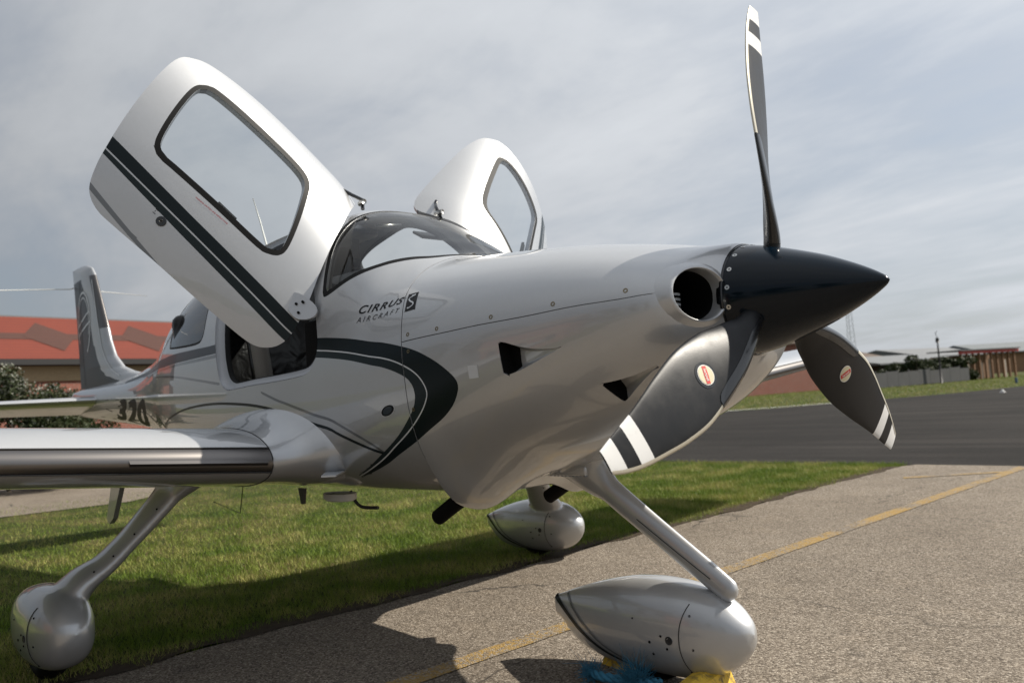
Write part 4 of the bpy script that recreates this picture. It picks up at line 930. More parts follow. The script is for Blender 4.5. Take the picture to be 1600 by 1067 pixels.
for k in range(3):
    secs = []
    for r in rs_:
        le, te = smooth_edge(B_LE, r), smooth_edge(B_TE, r)
        fr_ = [b_pt(r, te+(le-te)*u, b_front(r, u), k) for u in us]; bk_ = [b_pt(r, te+(le-te)*u, -.35*b_front(r, u), k) for u in us[-2:0:-1]]
        secs.append(np.array(fr_+bk_))
    n_ = len(secs[0]); v, f = loft(secs, True, True); fm_ = []
    for q in f:
        if len(q) > 4: fm_.append(0); continue
        r = .5*(rs_[q[0]//n_]+rs_[min(q[1]//n_, len(rs_)-1)]); j = q[0] % n_
        fm_.append(1 if (.8351 < r < .885 or r > .9351) else 0)
    bl = mesh_obj('propeller_blade', v, f, ['blade_grey', 'blade_white'], AP, fm_, True); auto_smooth(bl, 60)
    # leading edge: rubber boot inboard, metal guard outboard
    def le_strip(r0, r1, wf, nm, m_, th):
        rsx = np.linspace(r0, r1, 30); secs = []
        for r in rsx:
            le, te = smooth_edge(B_LE, r), smooth_edge(B_TE, r); ch = le-te; e = wf(r)
            u0 = 1-e/ch; L = []
            for u in np.linspace(u0, 1, 7): L.append(b_pt(r, te+ch*u+(.0015 if u > .999 else 0), b_front(r, min(u, 1))+th, k))
            for u in np.linspace(1, u0, 6)[1:]: L.append(b_pt(r, te+ch*u, -.35*b_front(r, u)-th, k))
            secs.append(np.array(L))
        v, f = loft(secs, False, False); o = mesh_obj(nm, v, f, m_, bl); return o
    le_strip(.17, .515, lambda r: np.interp(r, [.17, .25, .45, .50, .515], [.02, .036, .040, .036, .022]), 'rubber_boot', 'black_gloss', .0016)
    le_strip(.517, .986, lambda r: .011, 'edge_guard', 'leading_metal', .0012)
    # round maker's sticker
    if k == 0: continue      # none shows on the upright blade
    r0, s0 = .505, .021
    def st_pts(pts, off): return np.array([b_pt(r0+p[0], s0+p[1], b_front(r0+p[0], (s0+p[1]-smooth_edge(B_TE, r0+p[0]))/(smooth_edge(B_LE, r0+p[0])-smooth_edge(B_TE, r0+p[0])))+off, k) for p in pts])
    an3 = np.linspace(0, 2*np.pi, 32, endpoint=False); circ = np.stack([np.cos(an3), np.sin(an3)], 1)
    def stdisc(rad, off, m_, nm, par):
        v = st_pts(np.concatenate([circ*rad, circ*rad*.5, [(0, 0)]]), off); f = [(i, (i+1) % 32, 32+(i+1) % 32, 32+i) for i in range(32)]+[(32+i, 32+(i+1) % 32, 64) for i in range(32)]
        return mesh_obj(nm, v, f, m_, par, None, True)
    stk = stdisc(.040, .0010, 'black_gloss', 'sticker_ring', bl) if k == 1 else None
    stdisc(.0310, .0018, 'sticker_white', 'sticker', bl); stdisc(.0285, .0024, 'sticker_cream', 'sticker_field', bl)
    ca, sa = (math.cos(R(62)), math.sin(R(62)))
    rot2 = lambda p: np.stack([p[:, 0]*ca-p[:, 1]*sa, p[:, 0]*sa+p[:, 1]*ca], 1)
    ba = rot2(np.array([(-.027, -.0075), (0, -.0085), (.027, -.0075), (.027, .0075), (0, .0085), (-.027, .0075)])); mesh_obj('sticker_band', st_pts(ba, .0030), [(0, 1, 4, 5), (1, 2, 3, 4)], 'sticker_red', bl, None, False)
    tv, tf = text_mesh('hartzell', .0125, .0002); tv2 = tv[:, :2]-(tv[:, :2].min(0)+tv[:, :2].max(0))/2
    mesh_obj('sticker_text', st_pts(rot2(tv2), .0036), tf, 'sticker_white', bl, None, False)

# ---- landing gear
PX = np.array([0, .03, .10, .20, .35, .45, .55, .65, .75, .83, .88, .905, .913])
PT = np.array([.238, .246, .272, .305, .345, .362, .368, .364, .346, .312, .272, .240, .215])
PB = np.array([.160, .148, .090, .048, .028, .027, .027, .032, .050, .086, .132, .172, .205])
PW = np.array([.012, .022, .045, .075, .112, .126, .131, .129, .116, .090, .060, .030, .004])
def pant(xo, yo, name, zo=0.0):
    """streamlined wheel fairing, tail at xo"""
    xx = np.concatenate([np.linspace(0, .8, 34), np.linspace(.815, .913, 16)]); zt, zb, ww = pchip(PX, PT, xx), pchip(PX, PB, xx), pchip(PX, PW, xx)
    an = np.linspace(0, 2*np.pi, 40, endpoint=False); secs = []
    for x, a, b, w_ in zip(xx, zt, zb, ww):
        c, s = np.cos(an), np.sin(an); e = 2/2.4
        secs.append(np.stack([np.full(40, xo+x), yo+w_*np.sign(c)*np.abs(c)**e, zo+(a+b)/2+(a-b)/2*np.sign(s)*np.abs(s)**e], 1))
    v, f = loft(secs, True, True); fm_ = []
    for q in f:
        c = v[list(q)].mean(0); fm_.append(0)
    o = mesh_obj(name, v, f, ['silver'], AP, fm_, True); auto_smooth(o, 50)
    def at(x, z, off=.0, side=-1):
        a, b, w_ = float(pchip(PX, PT, x)), float(pchip(PX, PB, x)), float(pchip(PX, PW, x)); t = min(abs((z-(a+b)/2)/((a-b)/2)), 1)
        return np.array([xo+x, yo+side*(w_*max(0, 1-t**2.4)**(1/2.4)+off), z+zo])
    def ribbon(pts, wd, m_, nm, side):
        pts = catmull(np.asarray(pts), 8); d = np.gradient(pts, axis=0); nn_ = np.stack([-d[:, 1], d[:, 0]], 1); nn_ /= np.linalg.norm(nn_, axis=1)[:, None]; wd = np.broadcast_to(wd, (len(pts),)) if np.ndim(wd) == 0 else np.interp(np.linspace(0, 1, len(pts)), np.linspace(0, 1, len(wd)), wd)
        v = np.array([at(p[0]+q[0]*s_*w_, p[1]+q[1]*s_*w_, .0030, side) for s_ in (-.5, -.17, .17, .5) for p, q, w_ in zip(pts, nn_, wd)]); mesh_obj(nm, v, grid_faces(4, len(pts)), m_, o, None, True)
    for side in (-1, 1):
        ribbon([(.006, .236), (.08, .195), (.18, .140), (.28, .100), (.38, .072), (.48, .050), (.54, .040)], [.022, .020, .016, .014, .010, .006, .003], 'stripe_black', 'pant_stripe', side)
        ribbon([(.09, .262), (.14, .215), (.22, .160), (.32, .112), (.42, .080), (.52, .048)], [.012, .011, .010, .009, .007, .003], 'stripe_grey', 'pant_pinstripe', side)
        zz_ = np.linspace(.075, .312, 16); pts = np.array([at(.695+.045*((z-.2)/.15)**2-.045*(z-.19)/.15*0+(.06*(z-.19)), z, .0012, side) for z in zz_]); tv, tf = tube(pts, .0016, 5); mesh_obj('pant_joint', tv, tf, 'seam', o)
        for (x, z, rad, m_) in [(.655, .185, .0145, 'black_plastic'), (.622, .196, .0042, 'soot_and_shade'), (.572, .168, .0048, 'soot_and_shade'), (.645, .155, .0042, 'soot_and_shade'), (.582, .128, .0042, 'soot_and_shade'), (.735, .275, .004, 'soot_and_shade'), (.745, .165, .004, 'soot_and_shade'), (.715, .080, .0038, 'soot_and_shade'), (.50, .24, .003, 'soot_and_shade')]:
            c = at(x, z, .001, side); an3 = np.linspace(0, 2*np.pi, 14, endpoint=False); e = np.stack([np.cos(an3), 0*an3, np.sin(an3)], 1)*rad
            v, f = loft([c+e-(0, .004*side, 0), c+e+(0, .001*side, 0), c+e*.6-(0, .001*side, 0)], True, True); mesh_obj('pant_screw', v, f, m_, o, None, False)
    # tyre
    an3 = np.linspace(0, 2*np.pi, 40, endpoint=False); secs = []
    for t_ in np.linspace(0, 2*np.pi, 14, endpoint=False):
        rad = .115+.050*math.cos(t_); yy_ = .062*math.sin(t_)
        secs.append(np.stack([xo+.50+rad*np.cos(an3), np.full(40, yo+yy_), np.maximum(.160+rad*np.sin(an3), .001)], 1))
    v, f = loft(secs+[secs[0]], True, False); mesh_obj('tyre', v, f, 'black_rubber', AP)
    return o, at
npant, nat = pant(.024, 0.0, 'nose_wheel_pant')
rpant, _ = pant(-2.09, -1.49, 'main_wheel_pant', .03); lpant, _ = pant(-2.09, 1.48, 'main_wheel_pant')

def strut(path, a_ax, b_ax, name, n=26):
    """streamlined leg: path points, chord half-size a, thickness half-size b"""
    path = np.asarray(path, float); t = np.gradient(path, axis=0); t /= np.linalg.norm(t, axis=1)[:, None]; secs = []; an = np.linspace(0, 2*np.pi, n, endpoint=False)
    return path, t, an
# nose leg (in the centre plane): chord lies in the xz plane
path = catmull([(.24, 0, .80), (.285, 0, .735), (.36, 0, .672), (.50, 0, .578), (.66, 0, .474), (.78, 0, .396), (.84, 0, .356), (.878, 0, .330)], 6)
t = np.gradient(path, axis=0); t /= np.linalg.norm(t, axis=1)[:, None]; ss_ = np.linspace(0, 1, len(path)); secs = []; an = np.linspace(0, 2*np.pi, 28, endpoint=False)
for p, tt, u in zip(path, t, ss_):
    nr = np.array([-tt[2], 0, tt[0]]); a = np.interp(u, [0, .14, .28, .5, .9, .97, 1], [.15, .092, .052, .047, .043, .026, .006]); b = np.interp(u, [0, .14, .28, .5, .9, .97, 1], [.09, .048, .032, .028, .026, .020, .008])
    secs.append(p+np.cos(an)[:, None]*nr*a+np.sin(an)[:, None]*np.array([0, b, 0]))
v, f = loft(secs, True, True); leg = mesh_obj('nose_leg', v, f, 'silver', AP); auto_smooth(leg, 60)
tv, tf = tube(catmull([(.50, -.031, .575), (.66, -.030, .474), (.80, -.028, .388)], 8), .0015, 5); mesh_obj('leg_joint', tv, tf, 'seam', leg)
def fuse(parts, voxel, it):
    v, f = join(parts); me = bpy.data.meshes.new('tmp'); me.from_pydata([tuple(p) for p in v], [], f); me.update(); o = bpy.data.objects.new('tmp', me); COL.objects.link(o)
    m = o.modifiers.new('r', 'REMESH'); m.mode = 'VOXEL'; m.voxel_size = voxel; m2 = o.modifiers.new('s', 'SMOOTH'); m2.factor = .5; m2.iterations = it
    e = bpy.data.meshes.new_from_object(o.evaluated_get(bpy.context.evaluated_depsgraph_get())); vv = np.array([p.co[:] for p in e.vertices]); ff = [tuple(p.vertices) for p in e.polygons]; nn_ = np.array([p.normal[:] for p in e.vertices])
    bpy.data.objects.remove(o); bpy.data.meshes.remove(me); bpy.data.meshes.remove(e); return vv, ff, nn_
for sg, pnt, zo in ((-1, rpant, .03), (1, lpant, 0.0)):
    path = catmull([(-1.30, .98*sg, .86), (-1.30, 1.03*sg, .79), (-1.31, 1.08*sg, .72), (-1.345, 1.20*sg, .585), (-1.385, 1.31*sg, .470), (-1.42, 1.395*sg, .375+zo), (-1.45, 1.465*sg, .300+zo)], 6)
    t = np.gradient(path, axis=0); t /= np.linalg.norm(t, axis=1)[:, None]; ss_ = np.linspace(0, 1, len(path)); secs = []
    for p, tt, u in zip(path, t, ss_):
        chd = np.array([1., 0, 0])-tt*tt[0]; chd /= np.linalg.norm(chd); th = np.cross(tt, chd)
        a = np.interp(u, [0, .12, .30, .55, .72, .86, 1], [.34, .28, .135, .105, .110, .130, .14]); b = np.interp(u, [0, .12, .30, .55, .72, .86, 1], [.12, .075, .044, .037, .044, .060, .070])
        secs.append(p+np.cos(an)[:, None]*chd*a+np.sin(an)[:, None]*th*b)
    v, f = loft(secs, True, True)
    pv = np.array([q.co[:] for q in pnt.data.vertices]); pf = [tuple(q.vertices) for q in pnt.data.polygons]
    vv, ff, nn_ = fuse([(v, f), (pv, pf)], .0075, 26)
    cut_ = path[21]; axis = t[21]
    ctr = np.array([vv[list(q)].mean(0) for q in ff]); isleg = ((ctr-cut_)@axis) < 0
    def piece(mask):
        fs_ = [ff[i] for i in np.where(mask)[0]]; ids = sorted({i for q in fs_ for i in q}); mp_ = {k: i for i, k in enumerate(ids)}; return vv[ids], [tuple(mp_[i] for i in q) for q in fs_], nn_[ids]
    pa, pb, pc_ = piece(~isleg); old = pnt.data; tmp = mesh_obj('tmp', pa, pb, 'silver', None, None, True, pc_); pnt.data = tmp.data; bpy.data.objects.remove(tmp)
    pa, pb, pc_ = piece(isleg); lg_ = mesh_obj('main_leg', pa, pb, 'silver', AP, None, True, pc_)
    for u in (14, 18, 22, 26):
        p = secs[u][3]; d_ = p-secs[u].mean(0); d_ /= np.linalg.norm(d_); v, f = tube([p-d_*.003, p+d_*.003], .004, 8); mesh_obj('leg_screw', v, f, 'soot_and_shade', lg_, None, False)

# ---- aerials and lamps below
tv, tf = tube([(-2.16, -.30, .76), (-2.25, -.30, .49), (-2.62, -.30, .54)], .0028, 6); mesh_obj('wire_antenna', tv, tf, 'black_plastic', AP)
tv, tf = tube(catmull([(-.90, -.38, .675), (-.875, -.37, .625), (-.84, -.355, .600), (-.755, -.33, .598)], 4), [.008]*13, 8); mesh_obj('drain_pipe', tv, tf, 'black_plastic', AP)
v, f = loft([np.stack([-.93+.11*s*np.cos(an), -.42+.06*s*np.sin(an), np.full(28, z)], 1) for s, z in ((1, .67), (1, .645), (.8, .635), (.3, .631))]); o = mesh_obj('belly_beacon', v, f, 'antenna_white', AP)
v, f = loft([np.array([(-1.22, y, .69), (-1.16, y, .69), (-1.175, y, .615), (-1.20, y, .615)]) for y in (-.475, -.462)]); mesh_obj('blade_antenna', v, f, 'black_plastic', AP, None, False)
tv, tf = tube([(-2.3, 0, 2.02), (-2.42, 0, 2.30), (-2.5, 0, 2.46)], [.008, .005, .003], 6); mesh_obj('roof_antenna', tv, tf, 'antenna_white', AP)

# ---- cabin interior
def rounded_box(cx, cy, cz, sx, sy, sz, m_, name, par, bv=.03, rot=None):
    v, f = box(0, 0, 0, sx, sy, sz); o = mesh_obj(name, v, f, m_, par, None, True); bevel(o, min(bv, .45*min(sx, sy, sz)), 3); me = o.data
    for w_ in me.vertices:
        p = np.array(w_.co)
        if rot is not None: p = rot@p
        w_.co = Vector(p+np.array((cx, cy, cz)))
    me.polygons.foreach_set('use_smooth', np.ones(len(me.polygons), bool)); auto_smooth(o, 40); return o
def ry(d): a = R(d); return np.array([[math.cos(a), 0, math.sin(a)], [0, 1, 0], [-math.sin(a), 0, math.cos(a)]])
for sy in (-.30, .30):
    st = rounded_box(-1.28, sy, 1.10, .50, .46, .14, 'leather', 'front_seat', AP, .05, ry(-6))
    rounded_box(-1.56, sy, 1.42, .12, .46, .62, 'leather', 'seat_back', st, .05, ry(-14)); rounded_box(-1.66, sy, 1.80, .09, .26, .16, 'leather', 'head_rest', st, .035, ry(-10))
    for e in (-.20, .20): rounded_box(-1.50, sy+e, 1.40, .10, .07, .56, 'seat_trim', 'seat_bolster', st, .03, ry(-14))
st = rounded_box(-2.32, 0, 1.10, .46, .98, .14, 'leather', 'rear_seat', AP, .05, ry(-6)); rounded_box(-2.62, 0, 1.42, .12, .96, .60, 'leather', 'seat_back', st, .05, ry(-16))
v, f = box(-1.6, 0, .93, 2.8, 1.0, .02); mesh_obj('cabin_floor', v, f, 'carpet', AP, None, False)
# instrument panel with hooded glare shield
secs = []
for yv in np.linspace(-.54, .54, 19):
    k_ = 1-(abs(yv)/.60)**3; zt_ = 1.60+.095*k_; xb = -.40-.30*(abs(yv)/.6)**2.2
    secs.append(np.array([(xb, yv, zt_-.03), (xb-.15, yv, zt_+.012), (xb-.32, yv, zt_-.005), (xb-.335, yv, zt_-.04), (xb-.28, yv, zt_-.06), (xb-.27, yv, 1.18), (xb-.10, yv, 1.12), (xb+.02, yv, 1.3)]))
v, f = loft(secs); ip = mesh_obj('instrument_panel', v, f, 'black_plastic', AP); auto_smooth(ip, 40)
for yv in (-.26, .26):
    v, f = box(-.745, yv, 1.46, .012, .30, .20); mesh_obj('display_screen', v, f, 'black_gloss', ip, None, False)
rounded_box(-1.35, 0, 1.985, .34, .12, .05, 'seat_trim', 'roof_console', AP, .02)
for sy in (-.28, .28): rounded_box(-.98, sy, 1.945, .10, .24, .016, 'black_plastic', 'sun_visor', AP, .007, ry(28))
v, f = tube([(-.86, -.03, 1.955), (-.83, -.20, 1.93)], .007, 8); mesh_obj('visor_rod', v, f, 'screw_steel', AP)
v, f = box(-.80, -.34, 1.80, .004, .035, .09); mesh_obj('remove_tag', v, f, 'bark', AP, None, False)
rounded_box(-.78, -.575, 1.33, .20, .03, .26, 'carpet', 'side_panel', AP, .012, None)

# ------------------------------------------------------------------ ground
def quad(name, pts, z, m_, kind='structure'):
    o = mesh_obj(name, [(x, y, z) for x, y in pts], [tuple(range(len(pts)))], m_, None, None, False); o['kind'] = kind; return o
quad('ground', [(-400, -400), (400, -400), (400, 400), (-400, 400)], -.012, 'turf')

def wob(s, a, f1, f2): return a*(math.sin(s*f1)+.6*math.sin(s*f2+1.3)+.3*math.sin(s*f2*2.7+.5))
edge = [(-1.40+wob(y, .018, 2.1, 5.3)-.008*max(0, y-3), y) for y in np.concatenate([np.arange(-60, -6, .5), np.arange(-6, 7.05, .06)])]
ap_pts = edge+[(-1.33, 7.20), (-.2, 7.16), (40, 7.0), (40, -60)]
quad('apron', ap_pts[::-1], 0.0, 'apron')
soil = [(x-.10+wob(y, .03, 3.1, 7.7), y) for x, y in edge[::2]]+[(x+.012, y) for x, y in edge[::-2]]
v = [(x, y, .004 if i >= len(edge[::2]) else -.004) for i, (x, y) in enumerate(soil)]
nn_ = len(edge[::2]); e2 = edge[::2]
sv_ = [(x-.22+wob(y, .03, 3.1, 7.7), y, -.006) for x, y in e2]+[(x+.015+.6*wob(y, .03, 9.1, 17.7)+.02*math.sin(y*41), y, .0045) for x, y in e2]
tag(mesh_obj('soil_strip', sv_, grid_faces(2, nn_), 'soil', None, None, True), kind='structure')
quad('yellow_line', [(-.277, -8), (-.163, -8), (-.163, 7.1), (-.277, 7.1)], .004, 'yellow_paint')
quad('yellow_line', [(-.95, 5.9), (-.25, 6.55), (-.25, 6.66), (-1.0, 6.02)], .0042, 'yellow_paint')
quad('taxiway', [(-120, 8.2), (-1.2, 7.22), (60, 6.6), (60, 60), (-8.5, 43.5), (-10.2, 33.6), (-13.9, 25), (-120, 12)], -.004, 'asphalt')
quad('edge_line', [(-15.3, 24.4), (-15.3, 24.75), (-11.5, 30.3), (-11.5, 29.9)], .002, 'white_paint')
quad('path', [(-40, -20), (-10.6, -9), (-9.6, 1.5), (-12.5, 5.0), (-17, 8), (-60, 8)], -.003, 'apron')

# grass blades: short mown turf beside the apron
def blades(name, N, reg, hmin, hmax, wd, m_, label, dens=None):
    xy = reg(N); N = len(xy); h = rng.uniform(hmin, hmax, N)*np.clip(rng.normal(1, .25, N), .4, 1.8); a = rng.uniform(0, 2*np.pi, N); ln_ = rng.normal(0, .45, (N, 2))*h[:, None]
    dx = np.cos(a)*wd; dy = np.sin(a)*wd
    v = np.zeros((N, 3, 3)); v[:, 0] = np.stack([xy[:, 0]-dx, xy[:, 1]-dy, np.full(N, -.012)], 1); v[:, 1] = np.stack([xy[:, 0]+dx, xy[:, 1]+dy, np.full(N, -.012)], 1); v[:, 2] = np.stack([xy[:, 0]+ln_[:, 0], xy[:, 1]+ln_[:, 1], h-.012], 1)
    me = bpy.data.meshes.new(name); me.vertices.add(3*N); me.vertices.foreach_set('co', v.ravel()); me.loops.add(3*N); me.loops.foreach_set('vertex_index', np.arange(3*N, dtype=np.int32)); me.polygons.add(N); me.polygons.foreach_set('loop_start', np.arange(0, 3*N, 3, dtype=np.int32))
    me.update(); me.validate(); at_ = me.attributes.new('tint', 'FLOAT', 'POINT'); at_.data.foreach_set('value', np.repeat(rng.uniform(0, 1, N), 3).astype(np.float32)); me.materials.append(MATS[m_])
    o = bpy.data.objects.new(name, me); COL.objects.link(o); tag(o, label, 'grass', kind='stuff'); return o
def reg_near(N):
    x = -1.36-rng.exponential(2.6, N); y = rng.uniform(-5, 9.2, N); eg = -1.47+.035*np.sin(y*2.7)+.03*np.sin(y*6.1+1)+.025*np.sin(y*15.3)+.02*np.sin(y*31); k = (x > -11)&(x < eg-.008*np.maximum(0, y-3)+.035*rng.normal(size=N))&(y < 7.3-.0085*(x+1.3)+.03*rng.normal(size=N)); return np.stack([x, y], 1)[k]
blades('grass', 330000, reg_near, .018, .045, .0022, 'grass_blade', 'short mown green and straw grass beside the apron')
def reg_far(N):
    x = rng.uniform(-30, 20, N); y = rng.uniform(24, 75, N); yb = np.interp(x, [-30, -13.9, -10.2, -8.5, 20], [22, 25.2, 33.8, 43.8, 51]); k = y > yb+.1; return np.stack([x, y], 1)[k]
blades('far_grass', 60000, reg_far, .04, .10, .012, 'grass_blade', 'grass field beyond the dark taxiway')

# ------------------------------------------------------------------ background
fw2 = np.array([math.cos(YAW), math.sin(YAW)]); rt2 = np.array([math.sin(YAW), -math.cos(YAW)])
def vp(px, depth):
    """ground position seen at image column px (of 1600) at a given depth"""
    p = CAM[:2]+fw2*depth+rt2*depth*(px-800)/FPX; return p

def foliage(name, clumps, n, size, m_, parent, tintlo=0, tinthi=1):
    V = []; tn = []
    cl = np.array(clumps, float); vol = cl[:, 3]*cl[:, 4]*cl[:, 5]; pick = rng.choice(len(cl), n, p=vol/vol.sum())
    d = rng.normal(size=(n, 3)); d /= np.linalg.norm(d, axis=1)[:, None]; r = rng.uniform(.35, 1, n)**.45; c = cl[pick, :3]+d*r[:, None]*cl[pick, 3:6]; c[:, 2] = np.maximum(c[:, 2], .02)
    nrm = d*.6+rng.normal(size=(n, 3))*.6; nrm /= np.linalg.norm(nrm, axis=1)[:, None]; a = np.cross(nrm, rng.normal(size=(n, 3))); a /= np.linalg.norm(a, axis=1)[:, None]; b = np.cross(nrm, a); s = rng.uniform(.6, 1.3, n)[:, None]*size
    v = np.stack([c-a*s, c-b*s*.5, c+a*s, c+b*s*.5], 1)
    me = bpy.data.meshes.new(name); me.vertices.add(4*n); me.vertices.foreach_set('co', v.ravel()); me.loops.add(4*n); me.loops.foreach_set('vertex_index', np.arange(4*n, dtype=np.int32)); me.polygons.add(n); me.polygons.foreach_set('loop_start', np.arange(0, 4*n, 4, dtype=np.int32)); me.update(); me.validate()
    at_ = me.attributes.new('tint', 'FLOAT', 'POINT'); at_.data.foreach_set('value', np.repeat(rng.uniform(tintlo, tinthi, n), 4).astype(np.float32)); me.materials.append(MATS[m_]); o = bpy.data.objects.new(name, me); COL.objects.link(o); o.parent = parent; return o

def wall_prism(name, a, b, h0, h1, th, m_, par, uvs=True):
    a, b = np.array(a), np.array(b); d = (b-a)/np.linalg.norm(b-a); n = np.array([-d[1], d[0]])*th
    base = [a, b, b+n, a+n]; v = [(p[0], p[1], h0) for p in base]+[(p[0], p[1], h1) for p in base]
    f = [(3, 2, 1, 0), (4, 5, 6, 7), (0, 1, 5, 4), (1, 2, 6, 5), (2, 3, 7, 6), (3, 0, 4, 7)]
    o = mesh_obj(name, v, f, m_, par, None, False)
    if uvs:
        uv = o.data.uv_layers.new(name='UVMap')
        for p in o.data.polygons:
            for li in p.loop_indices:
                c = np.array(o.data.vertices[o.data.loops[li].vertex_index].co); uv.data[li].uv = ((c[:2]-a)@d+((c[:2]-a)@(n/th) if abs(np.array(p.normal)[:2]@d) > .5 else 0), c[2])
    return o

# long brick clubhouse behind the tail
A_, B_ = vp(-330, 21.0), vp(470, 34.5)
HB = empty('brick_building'); tag(HB, 'long low red brick building with orange-red patterned roof behind the tail', 'building')
d = (B_-A_)/np.linalg.norm(B_-A_); nb = np.array([-d[1], d[0]])
if nb@fw2 < 0: nb = -nb
LEN = np.linalg.norm(B_-A_)
wall_prism('brick_wall', A_ if np.array([-d[1], d[0]])@fw2 > 0 else B_, B_ if np.array([-d[1], d[0]])@fw2 > 0 else A_, 0, 2.60, 5.5, 'brick', HB)
def strip(name, off0, z0, off1, z1, th, m_, par, s0=0.0, s1=None):
    s1 = LEN if s1 is None else s1; P_ = []
    for (o_, z) in ((off0, z0), (off1, z1)):
        for s in (s0, s1):
            q = A_+d*s+nb*o_; P_.append((q[0], q[1], z))
    P2 = [(x, y, z-th) for x, y, z in P_]; v = P_+P2
    return mesh_obj(name, v, [(0, 1, 3, 2), (6, 7, 5, 4), (0, 4, 5, 1), (2, 3, 7, 6), (0, 2, 6, 4), (1, 5, 7, 3)], m_, par, None, False)
strip('cream_fascia', -.06, 3.62, -.06, 2.97, 0, 'fascia_cream', HB) if False else None
q0, q1 = A_-nb*.06, B_-nb*.06
wall_prism('cream_fascia', q0 if np.array([-d[1], d[0]])@fw2 > 0 else q1, q1 if np.array([-d[1], d[0]])@fw2 > 0 else q0, 2.57, 3.04, .3, 'fascia_cream', HB, False)
strip('gutter', -.42, 3.24, -.20, 3.24, .18, 'gutter', HB)
strip('soffit', -.22, 3.20, .3, 3.20, .06, 'gutter', HB)
rf = strip('roof', -.30, 3.26, 2.6, 4.95, .12, 'roof_red', HB); strip('roof', 5.8, 3.26, 2.6, 4.95, .12, 'roof_red', HB)
strip('ridge_tile', 2.50, 4.94, 2.75, 4.94, .10, 'roof_grey', rf)
def roof_pt(s, t): q = A_+d*s+nb*(-.30+2.9*t); return (q[0], q[1], 3.26+1.69*t+.012)
v = [roof_pt(0, .42), roof_pt(LEN, .42), roof_pt(LEN, .56), roof_pt(0, .56)]; mesh_obj('roof_band', v, [(0, 1, 2, 3)], 'roof_brown_tile', rf, None, False)
for s in np.arange(.3, LEN, 3.3):
    v = [roof_pt(s-.85, .49), roof_pt(s, .16), roof_pt(s+.85, .49), roof_pt(s, .82)]; v = [(x, y, z+.006) for x, y, z in v]; mesh_obj('roof_diamond', v, [(0, 1, 2, 3)], 'roof_brown_tile', rf, None, False)
for s in np.arange(2, LEN-2, 4.0):
    q = A_+d*s-nb*.02; o = wall_prism('window', q, q+d*1.2, 1.0, 2.2, .08, 'gutter', HB, False); q = A_+d*(s-.06)-nb*.05; wall_prism('sill', q, q+d*1.32, .92, 1.0, .12, 'fascia_cream', o, False)

# flowering shrub in front of it
def shrub(px, dep, wd, ht, label, name='shrub', flowers=0, m1='leaf_dark', n=16000, size=.035, grp=None):
    c = vp(px, dep); E = empty(name, (c[0], c[1], 0)); tag(E, label, 'shrub', grp)
    cl = []
    for k in range(16):
        t = rng.uniform(-1, 1); zz_ = rng.uniform(.15, .85)*(1-.45*t*t); cl.append((t*wd*.5*rt2[0]+rng.normal()*.2*wd*.4, t*wd*.5*rt2[1]+rng.normal()*.2*wd*.4, zz_*ht, wd*rng.uniform(.12, .24), wd*rng.uniform(.12, .24), ht*rng.uniform(.13, .22)))
    foliage('crown', cl, n, size, m1, E)
    if flowers:
        c2 = [(x, y, z+sz*.35, sx*.9, sy*.9, sz*.8) for x, y, z, sx, sy, sz in cl if z > ht*.35]; foliage('blossom', c2, flowers, size*.8, 'flower_white', E)
    for k in range(5):
        a = rng.uniform(0, 6.28); tv, tf = tube([(0, 0, 0), (math.cos(a)*.15*wd, math.sin(a)*.15*wd, ht*.4), (math.cos(a)*.25*wd, math.sin(a)*.25*wd, ht*.7)], [.03, .02, .008], 6); mesh_obj('stem', tv, tf, 'bark', E)
    return E
shrub(5, 15.0, 2.3, 2.75, 'large shrub with white blossom left of the tail', flowers=2600, m1='leaf_mid', n=15000)
shrub(88, 15.5, 1.5, 2.1, 'dark green shrub low beside the rudder', n=11000)
shrub(-150, 14.0, 2.4, 2.6, 'tall dark shrub at the far left of the brick building', n=12000)

# right-hand side: brick block, brown hipped roof, pale sheds, timber stall
def block(name, label, px0, px1, d0, d1, h, wallm, roofm, rise, depth=8.0, over=.4, hip=True):
    a, b = vp(px0, d0), vp(px1, d1); E = empty(name, ((a+b)/2).tolist()+[0]); tag(E, label, 'building'); o3 = np.array([*(a+b)/2, 0])
    dd = (b-a)/np.linalg.norm(b-a); n_ = np.array([-dd[1], dd[0]]); a0, b0 = (a, b) if n_@fw2 > 0 else (b, a); dd = (b0-a0)/np.linalg.norm(b0-a0); n_ = np.array([-dd[1], dd[0]])
    A1, B1 = a0-o3[:2], b0-o3[:2]
    wall_prism('wall', A1, B1, 0, h, depth, wallm, E)
    L = np.linalg.norm(b0-a0); hp_ = min(depth/2, L/2.2) if hip else 0.0
    def q(s, t, z): p = A1+dd*s+n_*t; return (p[0], p[1], z)
    v = [q(-over, -over, h), q(L+over, -over, h), q(L+over, depth+over, h), q(-over, depth+over, h), q(hp_-(0 if hip else over), depth/2, h+rise), q(L-hp_+(0 if hip else over), depth/2, h+rise)]
    v += [(x, y, z-.12) for x, y, z in v]
    f = [(0, 1, 5, 4), (1, 2, 5), (2, 3, 4, 5), (3, 0, 4), (7, 6, 9, 8), (0, 6, 7, 1), (1, 7, 8, 2), (2, 8, 9, 3), (3, 9, 6, 0)]
    r = mesh_obj('roof', v, f, roofm, E, None, False)
    return E, A1, dd, n_, L
E1, A1, dd, n_, L = block('brick_hall', 'red brick hall seen between the propeller blades below the spinner', 1120, 1300, 58, 65, 3.7, 'brick', 'roof_brown', .9, 8, .2)
wall_prism('stone_course', A1-n_*.05, A1+dd*L-n_*.05, 2.05, 2.25, .1, 'fascia_cream', E1, False)
